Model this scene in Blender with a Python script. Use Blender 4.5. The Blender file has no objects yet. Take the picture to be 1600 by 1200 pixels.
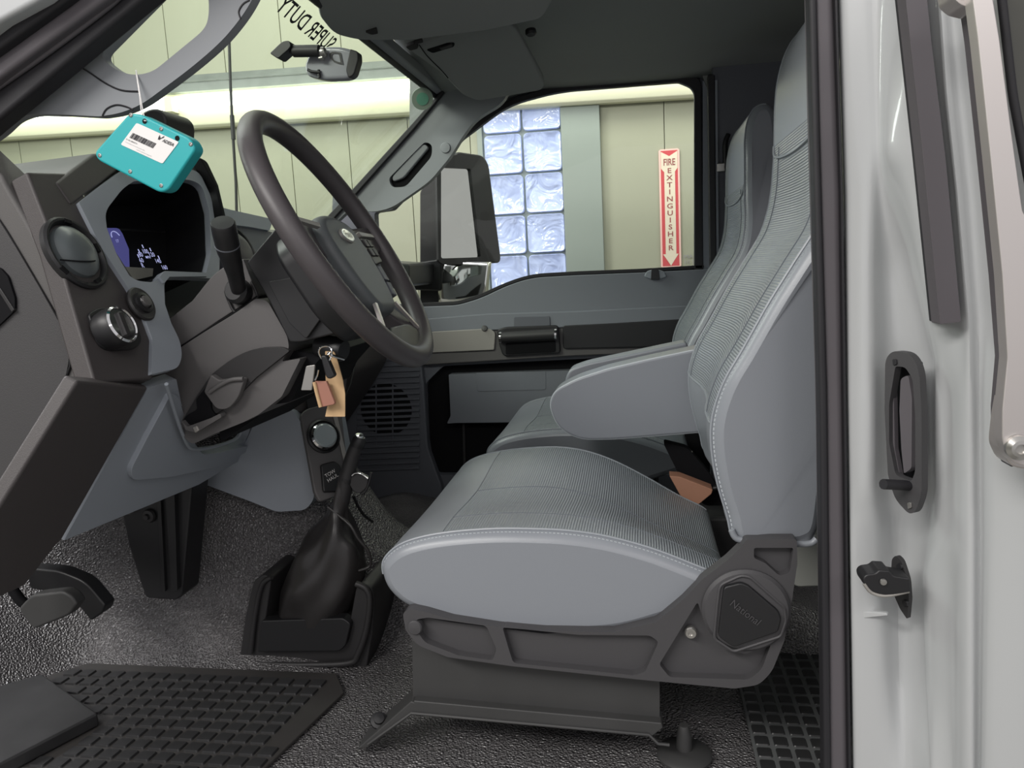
import bpy, bmesh, math, random
from mathutils import Vector, Matrix
from mathutils.geometry import tessellate_polygon
V = Vector
random.seed(4)
SC = bpy.context.scene
COL = SC.collection
F = 1200.0                      # focal length in pixels of the 1600 px frame
CAM = V((0, 0, 1.6))
# orientation: the truck's cross axis (+Y) vanishes at pixel (1000, 405); small roll
yd = V((200, 195, -F)).normalized()
rho = .025
up = V((-math.sin(rho), math.cos(rho), 0)); up = (up - up.dot(yd) * yd).normalized()
xd = yd.cross(up)
cam = bpy.data.cameras.new('camera'); camo = bpy.data.objects.new('camera', cam); COL.objects.link(camo)
cam.sensor_fit = 'HORIZONTAL'; cam.sensor_width = 36; cam.lens = 36 * F / 1600; cam.clip_start = .02
R3 = Matrix((xd, yd, up))
camo.matrix_world = Matrix.Translation(CAM) @ R3.to_4x4()
SC.camera = camo
# ---------------- light and exposure
SC.view_settings.view_transform = 'Standard'; SC.view_settings.look = 'None'
SC.view_settings.gamma = 1; SC.view_settings.use_curve_mapping = False
SC.view_settings.exposure = 0.12
W = bpy.data.worlds.new('world'); SC.world = W; W.use_nodes = True
W.node_tree.nodes['Background'].inputs[0].default_value = (.85, .835, .855, 1)
W.node_tree.nodes['Background'].inputs[1].default_value = .66
def area(name, loc, to, sx, sy, power, col=(1, .97, .93)):
    l = bpy.data.lights.new(name, 'AREA'); l.shape = 'RECTANGLE'; l.size = sx; l.size_y = sy; l.energy = power; l.color = col
    o = bpy.data.objects.new(name, l); COL.objects.link(o); o.location = loc
    o.rotation_euler = (V(to) - V(loc)).to_track_quat('-Z', 'Y').to_euler(); return o
area('shop_or_fill_lamp', (-1.9, -1.5, 3.6), (-.1, 1.0, 1.2), 2.6, .5, 100)
area('shop_or_fill_lamp', (1.6, -2.2, 3.6), (.6, .9, 1.2), 2.0, .5, 22, (1, .95, .93))
area('shop_or_fill_lamp', (-3.2, 1.6, 3.6), (-.6, 1.5, 1.3), .6, 3.0, 110, (.98, .98, 1))
area('shop_or_fill_lamp', (.2, 2.7, 3.9), (.2, 3.9, 1.6), 5, .4, 62, (1, 1, .92))  # added fill, aimed at the wall to brighten its right part

# ---------------- pixel / plane helpers (used once, to find where a thing stands at its true depth)
def ray(px, py):
    c = V((px - 800, 600 - py, -F)); return V((xd.dot(c), yd.dot(c), up.dot(c)))
def at(px, py, Y):
    d = ray(px, py); return CAM + d * (Y / d.y)
def on(px, py, pl, off=0):
    p0, n = pl; d = ray(px, py); return CAM + d * ((p0 + n * off - CAM).dot(n) / d.dot(n))
def rnd(pts, r=0, k=5):
    """round the corners of a pixel polygon; a third number per point overrides r"""
    out = []; n = len(pts)
    for i, p in enumerate(pts):
        rr = p[2] if len(p) > 2 else r
        a = V(pts[i - 1][:2]); b = V(p[:2]); c = V(pts[(i + 1) % n][:2])
        if rr <= 0: out.append((b.x, b.y)); continue
        da = a - b; dc = c - b; ra = min(rr, da.length * .48); rc = min(rr, dc.length * .48)
        s = b + da.normalized() * ra; e = b + dc.normalized() * rc
        for j in range(k + 1):
            t = j / k; q = s * (1 - t) ** 2 + b * 2 * t * (1 - t) + e * t * t; out.append((q.x, q.y))
    return out
def cr(pts, k=6, closed=True):
    """Catmull-Rom through tuples / Vectors"""
    P = [V(p) for p in pts]; n = len(P); out = []
    for i in range(n if closed else n - 1):
        if closed: a, b, c, d = P[i - 1], P[i], P[(i + 1) % n], P[(i + 2) % n]
        else: a, b, c, d = P[max(i - 1, 0)], P[i], P[i + 1], P[min(i + 2, n - 1)]
        for j in range(k):
            t = j / k
            out.append(.5 * ((2 * b) + (c - a) * t + (2 * a - 5 * b + 4 * c - d) * t * t + (3 * b - a - 3 * c + d) * t ** 3))
    if not closed: out.append(P[-1].copy())
    return out

# ---------------- materials
def lin(c): return tuple(((x / 255) / 12.92 if x / 255 <= .04045 else ((x / 255 + .055) / 1.055) ** 2.4) for x in c) + (1,)
def mat(name, col, rough=.5, metal=0, bump=None, coat=0, emit=0, spec=.5, var=0, varscale=6):
    m = bpy.data.materials.new(name); m.use_nodes = True; nt = m.node_tree; b = nt.nodes['Principled BSDF']
    b.inputs['Base Color'].default_value = lin(col); b.inputs['Roughness'].default_value = rough
    b.inputs['Metallic'].default_value = metal; b.inputs['Coat Weight'].default_value = coat
    b.inputs['Coat Roughness'].default_value = .06; b.inputs['Specular IOR Level'].default_value = spec
    if emit: b.inputs['Emission Color'].default_value = lin(col); b.inputs['Emission Strength'].default_value = emit
    tc = nt.nodes.new('ShaderNodeTexCoord')
    if bump:
        kind, scale, strength, dist = bump
        if kind == 'noise':
            t = nt.nodes.new('ShaderNodeTexNoise'); t.inputs['Scale'].default_value = scale; t.inputs['Detail'].default_value = 3
            nt.links.new(tc.outputs['Object'], t.inputs['Vector']); h = t.outputs['Fac']
        elif kind == 'voronoi':
            t = nt.nodes.new('ShaderNodeTexVoronoi'); t.feature = 'SMOOTH_F1'; t.inputs['Scale'].default_value = scale
            nt.links.new(tc.outputs['Object'], t.inputs['Vector']); h = t.outputs['Distance']
        elif kind == 'ribs':
            t = nt.nodes.new('ShaderNodeTexWave'); t.wave_type = 'BANDS'; t.bands_direction = 'X'; t.wave_profile = 'SIN'
            t.inputs['Scale'].default_value = scale; nt.links.new(tc.outputs['UV'], t.inputs['Vector']); h = t.outputs['Fac']
        bp = nt.nodes.new('ShaderNodeBump'); bp.inputs['Strength'].default_value = strength; bp.inputs['Distance'].default_value = dist
        nt.links.new(h, bp.inputs['Height']); nt.links.new(bp.outputs['Normal'], b.inputs['Normal'])
    if var:
        t = nt.nodes.new('ShaderNodeTexNoise'); t.inputs['Scale'].default_value = varscale; t.inputs['Detail'].default_value = 5
        nt.links.new(tc.outputs['Object'], t.inputs['Vector'])
        r = nt.nodes.new('ShaderNodeValToRGB'); c = lin(col)
        r.color_ramp.elements[0].position = .3; r.color_ramp.elements[1].position = .7
        r.color_ramp.elements[0].color = tuple(x * (1 - var) for x in c[:3]) + (1,)
        r.color_ramp.elements[1].color = tuple(min(1, x * (1 + var)) for x in c[:3]) + (1,)
        nt.links.new(t.outputs['Fac'], r.inputs['Fac']); nt.links.new(r.outputs['Color'], b.inputs['Base Color'])
    return m
def glassmat(name, tint, rough=0.0):
    m = bpy.data.materials.new(name); m.use_nodes = True; nt = m.node_tree; nt.nodes.clear()
    o = nt.nodes.new('ShaderNodeOutputMaterial'); mx = nt.nodes.new('ShaderNodeMixShader')
    t = nt.nodes.new('ShaderNodeBsdfTransparent'); g = nt.nodes.new('ShaderNodeBsdfGlossy'); lw = nt.nodes.new('ShaderNodeLayerWeight')
    t.inputs['Color'].default_value = tint + (1,); g.inputs['Roughness'].default_value = rough; lw.inputs['Blend'].default_value = .5
    pw = nt.nodes.new('ShaderNodeMath'); pw.operation = 'POWER'; pw.inputs[1].default_value = 5
    ma = nt.nodes.new('ShaderNodeMath'); ma.operation = 'MULTIPLY_ADD'; ma.inputs[1].default_value = .6; ma.inputs[2].default_value = .02
    nt.links.new(lw.outputs['Facing'], pw.inputs[0]); nt.links.new(pw.outputs[0], ma.inputs[0])
    nt.links.new(ma.outputs[0], mx.inputs[0]); nt.links.new(t.outputs[0], mx.inputs[1]); nt.links.new(g.outputs[0], mx.inputs[2])
    nt.links.new(mx.outputs[0], o.inputs[0]); return m
M = {}
M['paint'] = mat('white paint', (183, 185, 186), .3, coat=.6)
M['vinyl'] = mat('grey vinyl', (134, 138, 144), .34, bump=('noise', 500, .12, .001))
M['vinyl_rib'] = mat('ribbed grey vinyl', (132, 137, 142), .36, bump=('ribs', 75, .55, .0016))
M['pipe'] = mat('grey piping', (138, 143, 149), .4)
M['seam'] = mat('dark seam', (96, 101, 108), .6)
M['pipe_highlit'] = mat('piping with painted highlight', (178, 183, 188), .4)  # armrest piping: lighter than the seat piping, white highlight put into its colour
M['ball'] = mat('vent ball', (92, 98, 100), .32)
M['thread'] = mat('pale stitching', (180, 186, 190), .6)
M['dash'] = mat('dark grained plastic', (66, 62, 62), .55, bump=('noise', 900, .5, .0006))
M['cap'] = mat('grey brown grained plastic', (88, 86, 85), .6, bump=('noise', 900, .6, .0006))
M['grey'] = mat('pale grey plastic', (146, 152, 160), .5, bump=('noise', 1200, .2, .0004))
M['midgrey'] = mat('slate grey plastic', (96, 99, 106), .55, bump=('noise', 1200, .2, .0004))
M['doorgrey'] = mat('blue grey plastic', (120, 124, 131), .55)
M['pillar'] = mat('pillar grey plastic', (138, 141, 145), .6)
M['liner'] = mat('headliner fabric', (142, 145, 143), .95, bump=('noise', 1500, .3, .0005))
M['black'] = mat('black plastic', (30, 30, 32), .45)
M['soft'] = mat('soft black plastic', (44, 43, 44), .5, bump=('noise', 900, .25, .0004))
M['matte'] = mat('matte black', (16, 16, 19), .8, spec=.2)
M['column'] = mat('charcoal plastic', (90, 88, 88), .55, bump=('noise', 1000, .25, .0004))
M['rubber'] = mat('rubber seal', (90, 86, 90), .55)
M['seal'] = mat('black seal', (34, 33, 37), .6)
M['hub'] = mat('hub plastic', (84, 88, 90), .5, bump=('noise', 1200, .2, .0004))
M['wheel'] = mat('wheel rim rubber', (70, 66, 68), .45, bump=('noise', 1200, .2, .0003))
M['floor'] = mat('textured floor vinyl', (92, 90, 91), .27, spec=.9, bump=('voronoi', 300, 1.0, .006), var=.15, varscale=9)
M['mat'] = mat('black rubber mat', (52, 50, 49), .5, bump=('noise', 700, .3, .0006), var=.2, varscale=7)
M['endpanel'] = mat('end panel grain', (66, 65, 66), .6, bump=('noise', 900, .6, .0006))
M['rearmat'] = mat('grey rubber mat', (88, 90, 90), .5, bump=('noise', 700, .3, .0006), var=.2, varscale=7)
M['pad'] = mat('mat tread', (42, 42, 43), .42, var=.2, varscale=20)
M['seatplastic'] = mat('seat base plastic', (68, 67, 69), .55, bump=('noise', 1500, .35, .0005))
M['steel'] = mat('dark painted steel', (58, 58, 58), .55, var=.15)
M['alu'] = mat('brushed aluminium', (212, 206, 203), .38, metal=.75)
M['chrome'] = mat('chrome', (225, 225, 225), .08, metal=1)
M['bolt'] = mat('zinc bolt', (190, 188, 184), .3, metal=.9)
M['silver'] = mat('silver plastic', (150, 147, 142), .45, metal=.2)
M['wall'] = mat('cream wall panel', (160, 161, 141), .5, var=.04, varscale=1.5)
M['wallgrey'] = mat('grey green column panel', (142, 151, 144), .5)
M['valance'] = mat('cream white enamel', (228, 227, 200), .5)
M['galv'] = mat('galvanised steel', (118, 123, 119), .5, metal=.1, var=.12, varscale=14)
M['tube'] = mat('lit fluorescent tube', (255, 255, 250), .4, emit=5)
M['bench'] = mat('pale bench vinyl', (166, 168, 162), .6)
M['teal'] = mat('teal plastic', (40, 168, 172), .45)
M['paper'] = mat('white paper', (232, 230, 228), .7)
M['ink'] = mat('black ink', (50, 48, 52), .7)
M['greyink'] = mat('grey ink', (150, 146, 150), .7)
M['red'] = mat('red print', (200, 70, 75), .6)
M['signpink'] = mat('photoluminescent sign face', (226, 214, 192), .6)
M['signedge'] = mat('sign border', (242, 196, 186), .6)
M['redink'] = mat('dark red lettering', (150, 78, 76), .6)
M['kraft'] = mat('kraft paper tag', (196, 164, 124), .8, var=.08, varscale=40)
M['copper'] = mat('brown leather', (160, 112, 96), .5)
M['lockkey'] = mat('nickel key', (170, 168, 164), .35, metal=.7)
M['leather'] = mat('black leather boot', (46, 44, 44), .34, bump=('noise', 500, .25, .001))
M['glass'] = glassmat('windscreen glass', (.93, .97, .92))
M['sideglass'] = glassmat('side glass', (.95, .97, .95))
M['darkglass'] = mat('dark window glass', (70, 70, 64), .12, coat=.5)
M['mirrorglass'] = mat('mirror glass', (205, 205, 200), .03, metal=1)
M['screen'] = mat('lit blue screen', (62, 62, 112), .3, emit=.9)
M['digit'] = mat('lit digit', (175, 180, 225), .3, emit=.7)
M['sticker'] = mat('round sticker', (150, 165, 150), .6)
M['stickergreen'] = mat('sticker green', (110, 170, 145), .6)
M['lens'] = mat('grey knob face', (150, 160, 162), .25, coat=.5)
M['tan'] = mat('tan carton', (172, 126, 102), .7)
M['concrete'] = mat('concrete floor', (120, 118, 112), .6, var=.1)
M['mirrorshell'] = mat('mirror back', (150, 152, 158), .2, coat=.4)
M['orange'] = mat('orange', (190, 120, 60), .6)
# glass block: daylight behind wavy glass
def blockmat():
    m = mat('wavy glass block', (178, 190, 226), .12, coat=.6, emit=.0); nt = m.node_tree; b = nt.nodes['Principled BSDF']
    tc = nt.nodes.new('ShaderNodeTexCoord'); t = nt.nodes.new('ShaderNodeTexNoise'); t.inputs['Scale'].default_value = 9; t.inputs['Detail'].default_value = 2; t.inputs['Distortion'].default_value = 1.3
    nt.links.new(tc.outputs['Object'], t.inputs['Vector'])
    bp = nt.nodes.new('ShaderNodeBump'); bp.inputs['Distance'].default_value = .022; bp.inputs['Strength'].default_value = 1
    nt.links.new(t.outputs['Fac'], bp.inputs['Height']); nt.links.new(bp.outputs['Normal'], b.inputs['Normal']); nt.links.new(bp.outputs['Normal'], b.inputs['Coat Normal'])
    r = nt.nodes.new('ShaderNodeValToRGB'); r.color_ramp.elements[0].position = .3; r.color_ramp.elements[1].position = .66
    r.color_ramp.elements[0].color = lin((140, 154, 206)); r.color_ramp.elements[1].color = lin((200, 210, 244))
    nt.links.new(t.outputs['Fac'], r.inputs['Fac']); nt.links.new(r.outputs['Color'], b.inputs['Emission Color']); b.inputs['Emission Strength'].default_value = .33
    return m
M['block'] = blockmat()

# ---------------- object helpers
def thing(name, label, cat, loc, group=None):
    o = bpy.data.objects.new(name, None); COL.objects.link(o); o.location = loc; o.empty_display_size = .05
    o['label'] = label; o['category'] = cat
    if group: o['group'] = group
    return o
def tag(o, label, cat, group=None):
    o['label'] = label; o['category'] = cat
    if group: o['group'] = group
    return o
def struct(o): o['kind'] = 'structure'; return o
def link(name, me, m, parent=None, bevel=0, seg=2, ang=35, smooth=True, sub=0):
    if m is not None: me.materials.append(M[m] if isinstance(m, str) else m)
    o = bpy.data.objects.new(name, me); COL.objects.link(o)
    if smooth:
        bm = bmesh.new(); bm.from_mesh(me)
        for f in bm.faces: f.smooth = True
        a = math.radians(ang if not bevel else 30)
        for e in bm.edges:
            if len(e.link_faces) == 2 and e.calc_face_angle(0) > a: e.smooth = bool(bevel)
        bm.to_mesh(me); bm.free()
    if bevel:
        b = o.modifiers.new('bevel', 'BEVEL'); b.width = bevel; b.segments = seg; b.limit_method = 'ANGLE'; b.angle_limit = math.radians(30); b.harden_normals = True
    if sub:
        s = o.modifiers.new('sub', 'SUBSURF'); s.levels = sub; s.render_levels = sub
    if parent:
        o.parent = parent
        if parent.type == 'EMPTY': o.matrix_parent_inverse = Matrix.Translation(-parent.location)
    return o
def from_faces(name, verts, faces, m, parent=None, fix=True, **k):
    me = bpy.data.meshes.new(name); me.from_pydata([tuple(v) for v in verts], [], faces); me.validate()
    if fix:
        bm = bmesh.new(); bm.from_mesh(me); bmesh.ops.recalc_face_normals(bm, faces=bm.faces); bm.to_mesh(me); bm.free()
    return link(name, me, m, parent, **k)
def solid(name, outer, vec, m, parent=None, holes=(), vec0=None, **k):
    """polygon of 3D points swept along vec (starting at vec0)"""
    loops = [list(map(V, outer))] + [list(map(V, h)) for h in holes]
    if vec0 is not None: loops = [[p + vec0 for p in l] for l in loops]
    pts = [p for l in loops for p in l]; n = len(pts); vec = V(vec)
    verts = pts + [p + vec for p in pts]; faces = []
    if holes:
        for t in tessellate_polygon(loops):
            faces.append(tuple(t)); faces.append(tuple(n + i for i in reversed(t)))
    else:
        faces.append(tuple(range(n))); faces.append(tuple(n + i for i in reversed(range(n))))
    s = 0
    for l in loops:
        c = len(l)
        for i in range(c):
            a, b = s + i, s + (i + 1) % c; faces.append((a, b, n + b, n + a))
        s += c
    return from_faces(name, verts, faces, m, parent, **k)
def prism(name, px, Y0, Y1, m, parent=None, holes=(), bevel=.003, **k):
    """pixel polygon seen at depth Y0, swept straight across the truck to Y1"""
    return solid(name, [at(x, y, Y0) for x, y in px], V((0, Y1 - Y0, 0)), m, parent, [[at(x, y, Y0) for x, y in h] for h in holes], bevel=bevel, **k)
def slab(name, px, pl, m, parent=None, t=.006, off=0, holes=(), bevel=.002, **k):
    """pixel polygon on a plane, raised by t along its normal"""
    return solid(name, [on(x, y, pl, off) for x, y in px], pl[1] * t, m, parent, [[on(x, y, pl, off) for x, y in h] for h in holes], bevel=bevel, **k)
def tube(name, pts, r, m, parent=None, n=8, k=5, closed=False, smooth=True, **kw):
    P = cr(pts, k, closed) if (smooth and len(pts) > 2) else [V(p) for p in pts]
    N = len(P); rs = r if isinstance(r, (list, tuple)) else None
    verts = []; faces = []; prev = None
    for i, p in enumerate(P):
        if closed: t = (P[(i + 1) % N] - P[i - 1])
        else: t = P[min(i + 1, N - 1)] - P[max(i - 1, 0)]
        t = t.normalized() if t.length > 1e-9 else V((1, 0, 0))
        if prev is None:
            a = V((0, 0, 1)) if abs(t.z) < .9 else V((1, 0, 0)); u = t.cross(a).normalized()
        else: u = (prev - t * prev.dot(t)).normalized()
        prev = u; w = t.cross(u)
        if rs:
            s = i / max(N - 1, 1) * (len(rs) - 1); j = min(int(s), len(rs) - 2); rr = rs[j] + (rs[j + 1] - rs[j]) * (s - j)
        else: rr = r
        for q in range(n):
            c = 2 * math.pi * q / n; verts.append(p + (u * math.cos(c) + w * math.sin(c)) * rr)
    for i in range(N if closed else N - 1):
        for q in range(n):
            a = i * n + q; b = i * n + (q + 1) % n; i2 = (i + 1) % N
            faces.append((a, b, i2 * n + (q + 1) % n, i2 * n + q))
    if not closed: faces.append(tuple(reversed(range(n)))); faces.append(tuple((N - 1) * n + q for q in range(n)))
    return from_faces(name, verts, faces, m, parent, ang=50, **kw)
def basis(n):
    n = n.normalized(); a = V((0, 0, 1)) if abs(n.z) < .9 else V((1, 0, 0)); u = a.cross(n).normalized(); return u, n.cross(u), n
def lathe(name, prof, c, axis, m, parent=None, n=32, sx=1, **k):
    """profile [(radius, height)] turned about axis at c"""
    u, w, ax = basis(V(axis)); verts = []; faces = []
    for r, h in prof:
        for q in range(n):
            a = 2 * math.pi * q / n; verts.append(V(c) + ax * h + (u * math.cos(a) * sx + w * math.sin(a)) * max(r, 1e-5))
    for i in range(len(prof) - 1):
        for q in range(n): faces.append((i * n + q, i * n + (q + 1) % n, (i + 1) * n + (q + 1) % n, (i + 1) * n + q))
    faces.append(tuple(reversed(range(n)))); faces.append(tuple((len(prof) - 1) * n + q for q in range(n)))
    return from_faces(name, verts, faces, m, parent, ang=35, **k)
def box(name, lo, hi, m, parent=None, bevel=.003, **k):
    x0, y0, z0 = lo; x1, y1, z1 = hi
    return solid(name, [(x0, y0, z0), (x1, y0, z0), (x1, y1, z0), (x0, y1, z0)], V((0, 0, z1 - z0)), m, parent, bevel=bevel, **k)
def obox(name, c, ex, ey, ez, m, parent=None, bevel=.002, **k):
    """box from centre and three half-axis vectors"""
    return solid(name, [c - ex - ey - ez, c + ex - ey - ez, c + ex + ey - ez, c - ex + ey - ez], ez * 2, m, parent, bevel=bevel, **k)
def text(name, s, o, ex, ey, m, parent=None, depth=.0006, align='LEFT', shear=0, thick=0):
    """flat lettering: ex, ey are the 3D vectors of one em"""
    cu = bpy.data.curves.new(name, 'FONT'); cu.body = s; cu.align_x = align; cu.shear = shear; cu.offset = thick; cu.resolution_u = 3
    t = bpy.data.objects.new(name, cu); COL.objects.link(t); bpy.context.view_layer.update()
    me = bpy.data.meshes.new_from_object(t.evaluated_get(bpy.context.evaluated_depsgraph_get())); bpy.data.objects.remove(t)
    nrm = ex.cross(ey).normalized() * depth
    for v in me.vertices: v.co = V(o) + ex * v.co.x + ey * v.co.y + nrm * (1 if v.co.z >= 0 else 0)
    me.name = name; me.materials.clear()
    return link(name, me, m, parent, smooth=False)
def sheet(name, rows, m, parent=None, uv=False, keep=None, closed_u=False, caps=False, **k):
    """grid of 3D points; keep(i, j) picks the cells; uv in metres along the row"""
    nu = len(rows[0]); verts = [p for r in rows for p in r]; faces = []; uvs = []
    L = [0]
    for i in range(1, nu + (1 if closed_u else 0)): L.append(L[-1] + (V(rows[len(rows) // 2][i % nu]) - V(rows[len(rows) // 2][i - 1])).length)
    for j in range(len(rows) - 1):
        for i in range(nu if closed_u else nu - 1):
            if keep and not keep(i, j): continue
            i2 = (i + 1) % nu
            faces.append((j * nu + i, j * nu + i2, (j + 1) * nu + i2, (j + 1) * nu + i)); uvs += [(L[i], j), (L[i + 1], j), (L[i + 1], j + 1), (L[i], j + 1)]
    if caps:
        for j in (0, len(rows) - 1): faces.append(tuple(j * nu + i for i in range(nu))); uvs += [(0, 0)] * nu
    used = sorted({q for f in faces for q in f}); mp = {q: i for i, q in enumerate(used)}
    me = bpy.data.meshes.new(name); me.from_pydata([tuple(verts[q]) for q in used], [], [tuple(mp[q] for q in f) for f in faces])
    if uv:
        l = me.uv_layers.new(name='UVMap')
        for i, u in enumerate(uvs): l.data[i].uv = u
    return link(name, me, m, parent, ang=60, **k)
# ================= reference planes of the cab (metres)
G = (at(117, 397, .955), V((math.cos(math.radians(21)), 0, math.sin(math.radians(21)))))      # instrument face of the dashboard
K = (at(215, 597, .97), V((.894, 0, -.447)))                                                   # knee panel under it
_a, _b = at(690, 150, 2.3), at(520, 335, 2.3)
WSn = V((0, 1, 0)).cross(_a - _b).normalized()
if WSn.x < 0: WSn = -WSn
WS = (_a, WSn)                                                                                 # windscreen
FZ = .856                                                                                      # cab floor height
WY = 3.9
# ================= garage shell
g = box('floor', (-7, -5, -.1), (4.5, 4.1, 0), 'concrete', bevel=0); struct(g)
wall = box('wall_right', (-7, WY + .03, 0), (4.5, WY + .15, 4.2), 'wall', bevel=0); struct(wall)
wl = box('wall_front', (-7.12, -5, 0), (-7, 4.1, 4.2), 'wall', bevel=0); struct(wl)
x1 = at(456, 250, WY).x; pit = at(547, 250, WY).x - x1
bx0 = at(759.5, 300, WY).x; bp = at(820.3, 300, WY).x - bx0; bx2 = bx0 + 2 * bp
cx0, cx1 = at(881, 300, WY).x, at(941, 300, WY).x
k = -18
while x1 + k * pit < 4.3:
    a, b = x1 + k * pit + .0015, x1 + (k + 1) * pit - .0015; k += 1
    for lo, hi in ((a, min(b, bx0 - .03)), (max(a, cx1), b)):
        if hi - lo > .02: box('wall_panel', (lo, WY, 0), (hi, WY + .03, 4.2), 'wall', wall, bevel=.002)
box('column_panel', (cx0, WY - .03, 0), (cx1, WY + .03, 4.2), 'wallgrey', wall)
box('column_panel', (bx2 + .004, WY - .012, 0), (cx0, WY + .03, 4.2), 'wallgrey', wall)
box('column_panel', (bx0 - .03, WY - .012, 0), (bx0 - .003, WY + .03, 4.2), 'wallgrey', wall)
# glass block window
zb = at(818, 271.5, WY).z
win = box('window_2', (bx0 - .003, WY + .005, zb - 6 * bp), (bx2 + .004, WY + .03, zb + 3 * bp), 'wallgrey', bevel=0); struct(win)
for i in range(2):
    for j in range(-6, 3):
        c = V((bx0 + (i + .5) * bp, WY + .01, zb + (j + .5) * bp)); h = bp / 2 - .006
        outer = rnd([(-h, -h), (h, -h), (h, h), (-h, h)], .02, 3); inn = rnd([(-h + .014, -h + .014), (h - .014, -h + .014), (h - .014, h - .014), (-h + .014, h - .014)], .02, 3)
        n = len(outer); vs = [c + V((x, .02, z)) for x, z in outer] + [c + V((x, -.022, z)) for x, z in outer] + [c + V((x * .975, -.026, z * .975)) for x, z in outer] + [c + V((x, -.018, z)) for x, z in inn]
        fs = [tuple(range(n))] + [(r * n + q, r * n + (q + 1) % n, (r + 1) * n + (q + 1) % n, (r + 1) * n + q) for r in range(3) for q in range(n)] + [tuple(3 * n + q for q in range(n))]
        from_faces('glass_block', vs, fs, 'block', win)
# ================= fluorescent cove along the wall
zt = at(450, 149, 3.78).z; z0 = at(450, 191, 3.84).z
fx = thing('fluorescent_fixture', 'long white fluorescent fixture glowing along the top of the cream wall', 'lamp', (at(450, 190, 3.84).x, 3.84, z0))
solid('valance', [(-6.9, 3.85, z0), (-6.9, 3.835, z0 + .012), (-6.9, 3.815, zt - .03), (-6.9, 3.82, zt + .06), (-6.9, 3.895, zt + .06), (-6.9, 3.895, z0)], V((11.2, 0, 0)), 'valance', fx, bevel=.004)
xh = at(265, 158, 3.77).x; L = 1.52
for i in range(-3, 4):
    xa = xh + i * (L + .05)
    tube('fluorescent_tube', [(xa + .03, 3.775, zt), (xa + L, 3.775, zt)], .03, 'tube', fx, n=12)
    obox('tube_holder', V((xa - .005, 3.785, zt - .01)), V((.022, 0, 0)), V((0, .03, 0)), V((0, 0, .035)), 'valance', fx)
# steel duct above it
dz0, dz1 = at(450, 134, 3.8).z, at(450, 104, 3.8).z
du = thing('steel_beam', 'galvanised steel channel running above the fluorescent tubes on the wall', 'beam', (at(450, 120, 3.8).x, 3.8, dz0))
solid('channel', [(-6.9, 3.78, dz0), (-6.9, 3.78, dz0 + (dz1 - dz0) * .55), (-6.9, 3.80, dz0 + (dz1 - dz0) * .6), (-6.9, 3.82, dz1), (-6.9, 3.895, dz1), (-6.9, 3.895, dz0)], V((11.2, 0, 0)), 'galv', du, bevel=.003)
tube('rib', [(-6.9, 3.778, dz0 + (dz1 - dz0) * .55), (4.2, 3.778, dz0 + (dz1 - dz0) * .55)], .006, 'galv', du)
fx.rotation_euler.y = .0235; du.rotation_euler.y = .0235      # both hang slightly out of level
# black cable hanging in front of the wall
cb = tube('hanging_cable', [at(356, -60, 3.3), at(358, 60, 3.3), at(361, 150, 3.3), at(364, 210, 3.3), at(367, 260, 3.3), at(369, 300, 3.3), at(371, 420, 3.3)], .0065, 'black')
tag(cb, 'thin black cable hanging straight down in front of the cream wall', 'cable')
tube('cable_clip', [at(362.5, 180, 3.3), at(365, 218, 3.3)], .010, 'black', cb)
# fire extinguisher sign on the wall
sY = WY - .004
fs_ = thing('fire_extinguisher_sign', 'tall narrow red fire extinguisher arrow sign on the cream wall', 'sign', at(1047, 416, WY))
SP = (V((0, sY, 0)), V((0, -1, 0)))
s0, s1 = at(1029, 234, sY), at(1064.5, 417, sY); sw = s1.x - s0.x; sh = s0.z - s1.z
def sg(u, v, d=0): return V((s0.x + u * sw, sY - d, s0.z - v * sh))       # u right, v down, 0..1
def sgp(name, uv, m, d, t=.0006): return solid(name, [sg(u, v, d) for u, v in uv], V((0, -t, 0)), m, fs_, bevel=0)
sgp('border', [(0, .012), (.08, 0), (.92, 0), (1, .012), (1, .988), (.92, 1), (.08, 1), (0, .988)], 'signedge', 0, .003)
sgp('red_field', [(.09, .013), (.91, .013), (.91, .19), (.91, .987), (.09, .987)], 'red', .0031)
sgp('arrow_face', [(.10, .02), (.5, .06), (.90, .02), (.90, .16), (.77, .19), (.77, .885), (.88, .885), (.5, .985), (.12, .885), (.25, .885), (.25, .19), (.10, .16)], 'signpink', .0038)
ch = sh * .062
text('lettering', 'FIRE', sg(.5, .135, .0045), V((sw * .32, 0, 0)), V((0, 0, ch * 1.25)), 'redink', fs_, align='CENTER', thick=.02)
for i, c_ in enumerate('EXTINGUISHER'):
    text('lettering', c_, sg(.5, .2 + i * .0592, .0045), V((sw * .42, 0, 0)), V((0, 0, ch * .95)), 'redink', fs_, align='CENTER', thick=.015)
wn = text('wall_notice', 'MAX 46\n10 LB\nA90', at(1068, 404, sY), V((.032, 0, 0)), V((0, 0, .026)), 'greyink')
tag(wn, 'tiny grey printed lines on the wall beside the sign', 'print')

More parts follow.
